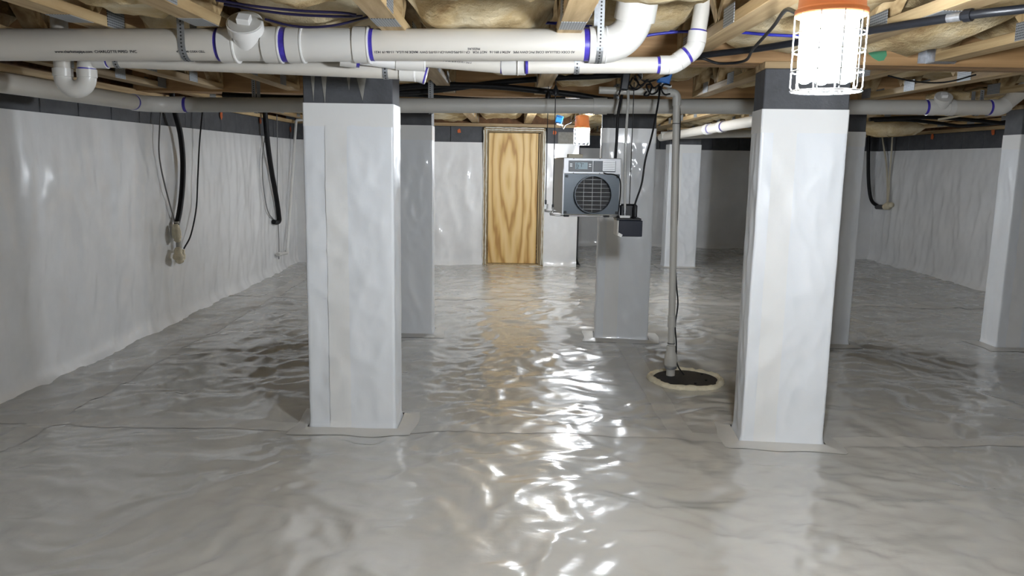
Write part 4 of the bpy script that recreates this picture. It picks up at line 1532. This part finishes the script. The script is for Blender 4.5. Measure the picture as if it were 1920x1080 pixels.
cable('drain_tube', 'shiny clear drain tube rising from the condensate pump', 'tube', [(PX - 0.02, PY + 0.04, PZ + 0.15), WY(1172, 340, 4.56), WY(1174, 250, 4.56), WY(1178, 190, 4.6), WY(1177, 160, 4.66), WY(1179, 140, 4.75)], 0.0075, 'clear_tube')
cable('extension_cord', 'black power cord curving down to the condensate pump', 'cable', [(PX + 0.03, PY + 0.03, PZ + 0.105), WY(1190, 385, 4.53), WY(1203, 345, 4.53), WY(1210, 300, 4.53), WY(1222, 255, 4.55), WY(1232, 205, 4.58), WY(1237, 170, 4.62), WY(1238, 145, 4.7)], 0.0055, 'black_rubber')
cable('extension_cord', 'thick black cord dropping onto the top of the dehumidifier', 'cable', [Vector((0.615, 4.68, DZ0 + DH)), WY(1156, 265, 4.68), WY(1159, 215, 4.68), WY(1166, 178, 4.7), WY(1170, 150, 4.75)], 0.0085, 'black_rubber')

# ------------------------------------------------------------------ cable tangle and blue boxes
def blue_box(c, label, s=1.0):
    t = thing('outlet_box', label, 'box', c)
    MB().box(c, (0.07 * s, 0.05 * s, 0.075 * s), Matrix.Rotation(0.25, 3, 'Y'), 0.006).build('box', 'blue_box', t)
    MB().box(Vector(c) + Vector((0.0, -0.027 * s, -0.005)), (0.06 * s, 0.006, 0.05 * s), Matrix.Rotation(0.25, 3, 'Y'), 0.002).build('cover', 'blue_box', t)
    MB().box(Vector(c) + Vector((0.006, -0.02 * s, -0.047 * s)), (0.06 * s, 0.05 * s, 0.012), Matrix.Rotation(0.25, 3, 'Y'), 0.002).build('rim', 'white_plastic', t)


blue_box(WY(1048, 224, 7.55), 'blue electrical outlet box left of the distant work light')
blue_box(WY(1246, 145, 4.60), 'blue electrical outlet box above the sump pipe elbow')
rr = random.Random(5)
for k, pts in enumerate((
        [(1196, 140), (1208, 152), (1228, 150), (1240, 138)],
        [(1190, 142), (1200, 160), (1215, 152), (1226, 165), (1240, 155)],
        [(1212, 172), (1208, 178), (1216, 178), (1222, 160), (1212, 160), (1220, 176), (1232, 172), (1236, 158)],
        [(1257, 160), (1245, 158), (1240, 167), (1246, 177), (1256, 176)],
        [(1160, 178), (1166, 162), (1172, 150), (1180, 142)],
        [(1180, 165), (1192, 168), (1205, 160), (1216, 148), (1250, 142), (1262, 132)],
        [(1186, 146), (1181, 158), (1190, 166), (1197, 156), (1189, 148)])):
    cable('coiled_cord', ('black cord sagging in an arc just below the thin branch pipe', 'zigzag black cord in the middle of the tangle above the dehumidifier', 'curly black cord dangling left of the sump pipe elbow', 'black cord loop curling beside the sump pipe elbow', 'short black cord hanging left of the bulky plug block', 'long black cord crossing the tangle toward the blue box', 'small ring of black cord right of the plug block')[k], 'cable', [WY(px, py, 4.53 + 0.02 * math.sin(i * 2 + k)) for i, (px, py) in enumerate(pts)], 0.005, 'black_rubber', 'tangle of cords over the dehumidifier', 7, 6)
o = MB().box(WY(1172, 152, 4.50), (0.045, 0.04, 0.10), Matrix.Rotation(0.1, 3, 'Y'), 0.006).build('power_plug', 'black_plastic')
tag(o, 'bulky black plug block hanging in the cord tangle', 'plug')
cable('lamp_cord', 'thin black cord looping beside the distant work light', 'cable', [WY(1056, 228, 7.53), WY(1052, 236, 7.51), WY(1056, 241, 7.51), WY(1061, 234, 7.51), WY(1070, 230, 7.51), WY(1080, 222, 7.5), (0.65, 7.5, 1.70)], 0.004, 'black_rubber')
# cord from which the near light hangs
cable('lamp_cord', 'black power cord rising from the near work light toward the girder', 'cable', [(0.65, 1.7, 1.70), (0.64, 1.73, 1.72), WY(1503, 18, 1.92), WY(1473, 19, 2.1), WY(1448, 52, 2.6), WY(1412, 92, 2.95), WY(1396, 114, 3.2), WY(1350, 119, 3.3), WY(1318, 110, 3.3), WY(1300, 112, 3.35)], 0.0055, 'black_rubber')

# thick black hoses over the crossing pipe
cable('black_hose', 'thick black hose sagging across above the long crossing pipe', 'hose', [WY(418, 178, 5.12), WY(470, 181, 5.12), WY(570, 184, 5.12), WY(660, 178, 5.12), WY(742, 165, 5.12), WY(800, 160, 5.12), WY(870, 160, 5.12), WY(940, 163, 5.12), WY(1010, 170, 5.12), WY(1080, 178, 5.12), WY(1145, 188, 5.12), WY(1230, 192, 5.12), WY(1330, 190, 5.12), WY(1430, 190, 5.12)], 0.019, 'black_rubber', None, 12)
cable('black_hose', 'thick black hose rising from the bright pillar toward the cord tangle', 'hose', [WY(690, 174, 5.17), WY(742, 174, 5.17), WY(800, 171, 5.17), WY(870, 163, 5.16), WY(940, 154, 5.14), WY(1030, 147, 5.10), WY(1120, 143, 5.06), WY(1200, 138, 5.06)], 0.018, 'black_rubber', None, 12)
cable('black_hose', 'thinner black hose lying low behind the crossing pipe near the door', 'hose', [WY(742, 178, 5.22), WY(800, 180, 5.22), WY(900, 186, 5.22), WY(1000, 187, 5.22), WY(1060, 184, 5.22)], 0.011, 'black_rubber', None, 10)
# right-hand black water line
blp = thing('black_pipe', 'black pipe with a coupling running over the near right ceiling', 'pipe', (1.155, 2.69, 1.70))
bpts = [(0.74, 3.42), (0.80, 3.30), (0.949, 3.10), (1.155, 2.692), (1.324, 2.388), (1.418, 2.282), (1.56, 2.1)]
bpts = [Vector((a, b, 1.722)) for a, b in bpts]
MB().tube(spline(bpts, 8), 0.0125, 14).build('pipe', 'black_plastic', blp, smooth=True, auto=50)
bc = bpts[4]
bdir = (bpts[5] - bpts[3]).normalized()
MB().tube([bc - bdir * 0.011, bc + bdir * 0.011], 0.0185, 10).build('coupling', 'black_plastic', blp)
MB().tube([bc - bdir * 0.06, bc - bdir * 0.02], 0.0131, 14).build('white_label', 'galvanised', blp)

# blue water tubes between the trusses, three with shade put into their colour
def tube_run(label, pts, mt, r=0.0055):
    cable('water_tube', label, 'tube', pts, r, mt, None, 8, 6)


tube_run('blue plastic water tube above the thick pipe left of the big elbow', [WY(793, 33, 3.25), WY(830, 41, 3.2), WY(880, 45, 3.2), WY(950, 44, 3.2), WY(1030, 43, 3.2), WY(1110, 50, 3.25)], 'blue_pex')
tube_run('second blue water tube just above the first one', [WY(830, 38, 3.26), WY(880, 41, 3.25), WY(950, 41, 3.25), WY(1020, 40, 3.25)], 'blue_pex', 0.004)
tube_run('blue water tube between the big elbow and the riser', [WY(1195, 70, 3.3), WY(1230, 64, 3.3), WY(1270, 60, 3.3), WY(1310, 58, 3.3)], 'blue_pex')
tube_run('second blue water tube behind the big elbow', [WY(1200, 56, 3.32), WY(1250, 58, 3.32), WY(1300, 61, 3.32)], 'blue_pex', 0.004)
tube_run('blue water tube left of the near work light', [WY(1340, 58, 3.1), WY(1390, 61, 3.05), WY(1440, 65, 3.0), WY(1500, 68, 2.95)], 'blue_pex')
tube_run('blue water tube right of the near work light', [WY(1640, 70, 3.2), WY(1690, 77, 3.25), WY(1740, 83, 3.3), WY(1766, 87, 3.35)], 'blue_pex')
tube_run('shade-darkened blue water tube high above the cleanout plug', [WY(405, 0, 2.75), WY(480, 12, 2.75), WY(560, 20, 2.75), WY(640, 24, 2.75), WY(668, 28, 2.75)], 'blue_pex_shaded', 0.0045)
tube_run('shade-darkened blue water tube below the high one near the cleanout plug', [WY(420, 8, 2.85), WY(490, 20, 2.85), WY(560, 28, 2.85), WY(640, 31, 2.85), WY(680, 30, 2.85)], 'blue_pex_shaded', 0.0045)
tube_run('shade-darkened blue water tube sagging low right of the cleanout plug', [WY(497, 36, 2.92), WY(540, 47, 2.92), WY(580, 51, 2.92), WY(630, 47, 2.92), WY(690, 32, 2.92)], 'blue_pex_shaded', 0.0045)

# ------------------------------------------------------------------ pipes and wires on the left wall
XW = XL + 0.07
cable('black_conduit', 'thick black tube hanging against the left wall into a foamed fitting', 'hose', [WX(322, 175, XW), WX(328, 210, XW), WX(338, 250, XW), WX(343, 300, XW), WX(342, 350, XW), WX(337, 395, XW), WX(331, 422, XW)], 0.021, 'black_rubber', None, 12)
ft = thing('wall_fitting', 'pipe stub sealed with lumps of foam on the left wall', 'fitting', WX(337, 492, XW))
MB().tube([WX(331, 415, XW), WX(334, 440, XW), WX(336, 470, XW)], 0.021, 12).build('pipe_stub', 'pvc_grey', ft, smooth=True, auto=40)


def blob(parent, pts, rs, name='foam_lump'):
    q = spline(pts, 6)
    n_ = len(q)
    rr_ = [np.interp(i / (n_ - 1), np.linspace(0, 1, len(rs)), rs) * (0.85 + 0.3 * random.random()) for i in range(n_)]
    return MB().tube(q, rr_, 10).build(name, 'foam', parent, smooth=True)


blob(ft, [WX(329, 420, XW + 0.01), WX(331, 436, XW + 0.015), WX(333, 453, XW + 0.01)], [0.02, 0.042, 0.02])
blob(ft, [WX(334, 466, XW + 0.01), WX(334, 480, XW + 0.02), WX(337, 491, XW + 0.01)], [0.025, 0.04, 0.022])
blob(ft, [WX(343, 468, XW), WX(342, 480, XW), WX(339, 490, XW)], [0.012, 0.025, 0.02])
cable('thin_wire', 'thin black wire hanging right of the foamed fitting on the left wall', 'wire', [WX(381, 195, XW), WX(379, 215, XW), WX(374, 270, XW), WX(371, 330, XW), WX(368, 390, XW), WX(358, 440, XW), WX(345, 466, XW)], 0.0065, 'black_rubber')
cable('thin_wire', 'grey wire hanging left of the thick black tube on the left wall', 'wire', [WX(303, 195, XW - 0.02), WX(300, 230, XW - 0.02), WX(298, 280, XW - 0.02), WX(303, 320, XW - 0.02), WX(315, 370, XW - 0.02), WX(329, 420, XW - 0.02)], 0.006, 'grey_wire')
cable('black_conduit', 'thick black insulated tube bending into the far left wall', 'hose', [WX(496, 195, XW), WX(498, 225, XW), WX(502, 270, XW), WX(509, 320, XW), WX(518, 370, XW), WX(523, 405, XW), WX(523, 414, XW), WX(519, 417, XW - 0.01), WX(513, 416, XW - 0.02)], 0.027, 'black_rubber', None, 12)
cable('thin_wire', 'grey wire left of the insulated tube on the far left wall', 'wire', [WX(497, 255, XW - 0.03), WX(492, 300, XW - 0.03), WX(494, 350, XW - 0.03), WX(502, 395, XW - 0.03), WX(513, 412, XW - 0.03)], 0.006, 'grey_wire')
cable('thin_wire', 'grey wire dropping beside the white condensate pipe', 'wire', [WX(519, 215, XW - 0.03), WX(520, 260, XW - 0.03), WX(520, 340, XW - 0.03), WX(521, 400, XW - 0.03), WX(523, 450, XW - 0.03), WX(523, 486, XW - 0.03)], 0.005, 'grey_wire')
wp = thing('condensate_pipe', 'slim white pipe with elbows down the far left wall', 'pipe', WX(541, 476, XW))
wa, wb, wc = WX(555, 228, XW), WX(538, 474, XW), WX(521, 477, XW)
MB().tube([wa, wb], 0.017, 14).build('pipe', 'pvc_lip', wp, smooth=True, auto=40)
MB().tube([wb, wc], 0.017, 14).build('foot_pipe', 'pvc_lip', wp, smooth=True, auto=40)
MB().tube([wb + Vector((0, 0, 0.03)), wb + Vector((0, 0, -0.012))], 0.022, 14).build('elbow', 'pvc_lip', wp, smooth=True, auto=40)
MB().tube([wb + (wc - wb) * 0.8, wc], 0.023, 14).build('flange', 'pvc_lip', wp, smooth=True, auto=40)
MB().tube([wa, wa + Vector((0.0, 0.02, 0.02)), wa + Vector((0.12, 0.03, 0.03))], 0.018, 14).build('top_elbow', 'pvc_lip', wp, smooth=True, auto=60)

# ------------------------------------------------------------------ right wall bits
XQ = XR - 0.07
cable('black_conduit', 'black tube curving into the far right wall', 'hose', [WY(1629, 255, 11.0), WY(1628, 300, 11.0), WY(1629, 345, 11.0), WY(1634, 375, 10.95), WX(1646, 387, XQ)], 0.024, 'black_rubber', None, 10)
ft2 = thing('wall_fitting', 'grey stub fitting on the far right wall', 'fitting', WX(1655, 388, XQ))
MB().tube([WX(1644, 388, XQ), WX(1660, 388, XQ)], 0.032, 10).build('pipe_stub', 'dehum_seam', ft2)
blob(ft2, [WX(1659, 388, XQ), WX(1665, 386, XQ), WX(1672, 384, XQ)], [0.04, 0.05, 0.03])
cable('thin_wire', 'left cream wire hanging down the far right wall', 'wire', [WX(1653, 245, XQ), WX(1657, 275, XQ), WX(1663, 320, XQ), WX(1664, 385, XQ)], 0.012, 'cream_wire')
cable('thin_wire', 'right cream wire hanging down the far right wall', 'wire', [WX(1674, 248, XQ), WX(1672, 280, XQ), WX(1668, 330, XQ), WX(1665, 385, XQ)], 0.012, 'cream_wire')
cable('black_hose', 'black cable drooping below the right end of the crossing pipe', 'cable', [WY(1630, 224, 6.6), WY(1690, 221, 6.6), WY(1740, 220, 6.6), WY(1810, 224, 6.6), WY(1890, 232, 6.6), WY(1960, 238, 6.6)], 0.016, 'black_rubber', None, 10)
cable('black_hose', 'lower black cable below the right end of the crossing pipe', 'cable', [WY(1640, 226, 6.7), WY(1700, 225, 6.7), WY(1760, 231, 6.7), WY(1800, 236, 6.7), WY(1850, 233, 6.7), WY(1900, 226, 6.7)], 0.014, 'black_rubber', None, 10)
cable('white_cable', 'pale cable curling up past the elbow at the far right', 'wire', [WY(1760, 224, 6.3), WY(1830, 212, 6.0), WY(1885, 203, 5.7), WY(1905, 190, 5.5), WY(1925, 172, 5.4)], 0.009, 'cream_wire')
cable('thin_wire', 'thin dark wire sagging below the girder at right', 'wire', [WY(1665, 142, 4.1), WY(1700, 150, 4.1), WY(1740, 155, 4.1), WY(1780, 153, 4.1), WY(1830, 140, 4.0)], 0.004, 'black_rubber')
# loose insulation hanging at the far right
for k, (px, py, y, s) in enumerate(((1668, 240, 7.4, 0.17), (1785, 184, 5.4, 0.10), (1850, 178, 5.5, 0.10))):
    c = WY(px, py, y)
    n_ = 14
    P = []
    for i in range(9):
        ph = PI * i / 8
        row = []
        for j in range(n_ + 1):
            th = 2 * PI * j / n_
            r_ = s * (1 + 0.5 * float(pn(math.cos(th) * 1.7 + k * 3, ph * 1.5 + math.sin(th) * 1.7, 31)))
            row.append((c.x + 1.7 * r_ * math.sin(ph) * math.cos(th), c.y + r_ * math.sin(ph) * math.sin(th), c.z + 0.45 * r_ * math.cos(ph)))
        P.append(row)
    o = grid_mesh(MB(), np.array(P)[::-1]).build('loose_insulation', 'insulation', smooth=True)
    tag(o, ('ragged tuft of insulation drooping over the dark right wall', 'clump of insulation above the far cleanout plug', 'clump of insulation beside the far right elbow')[k], 'insulation')
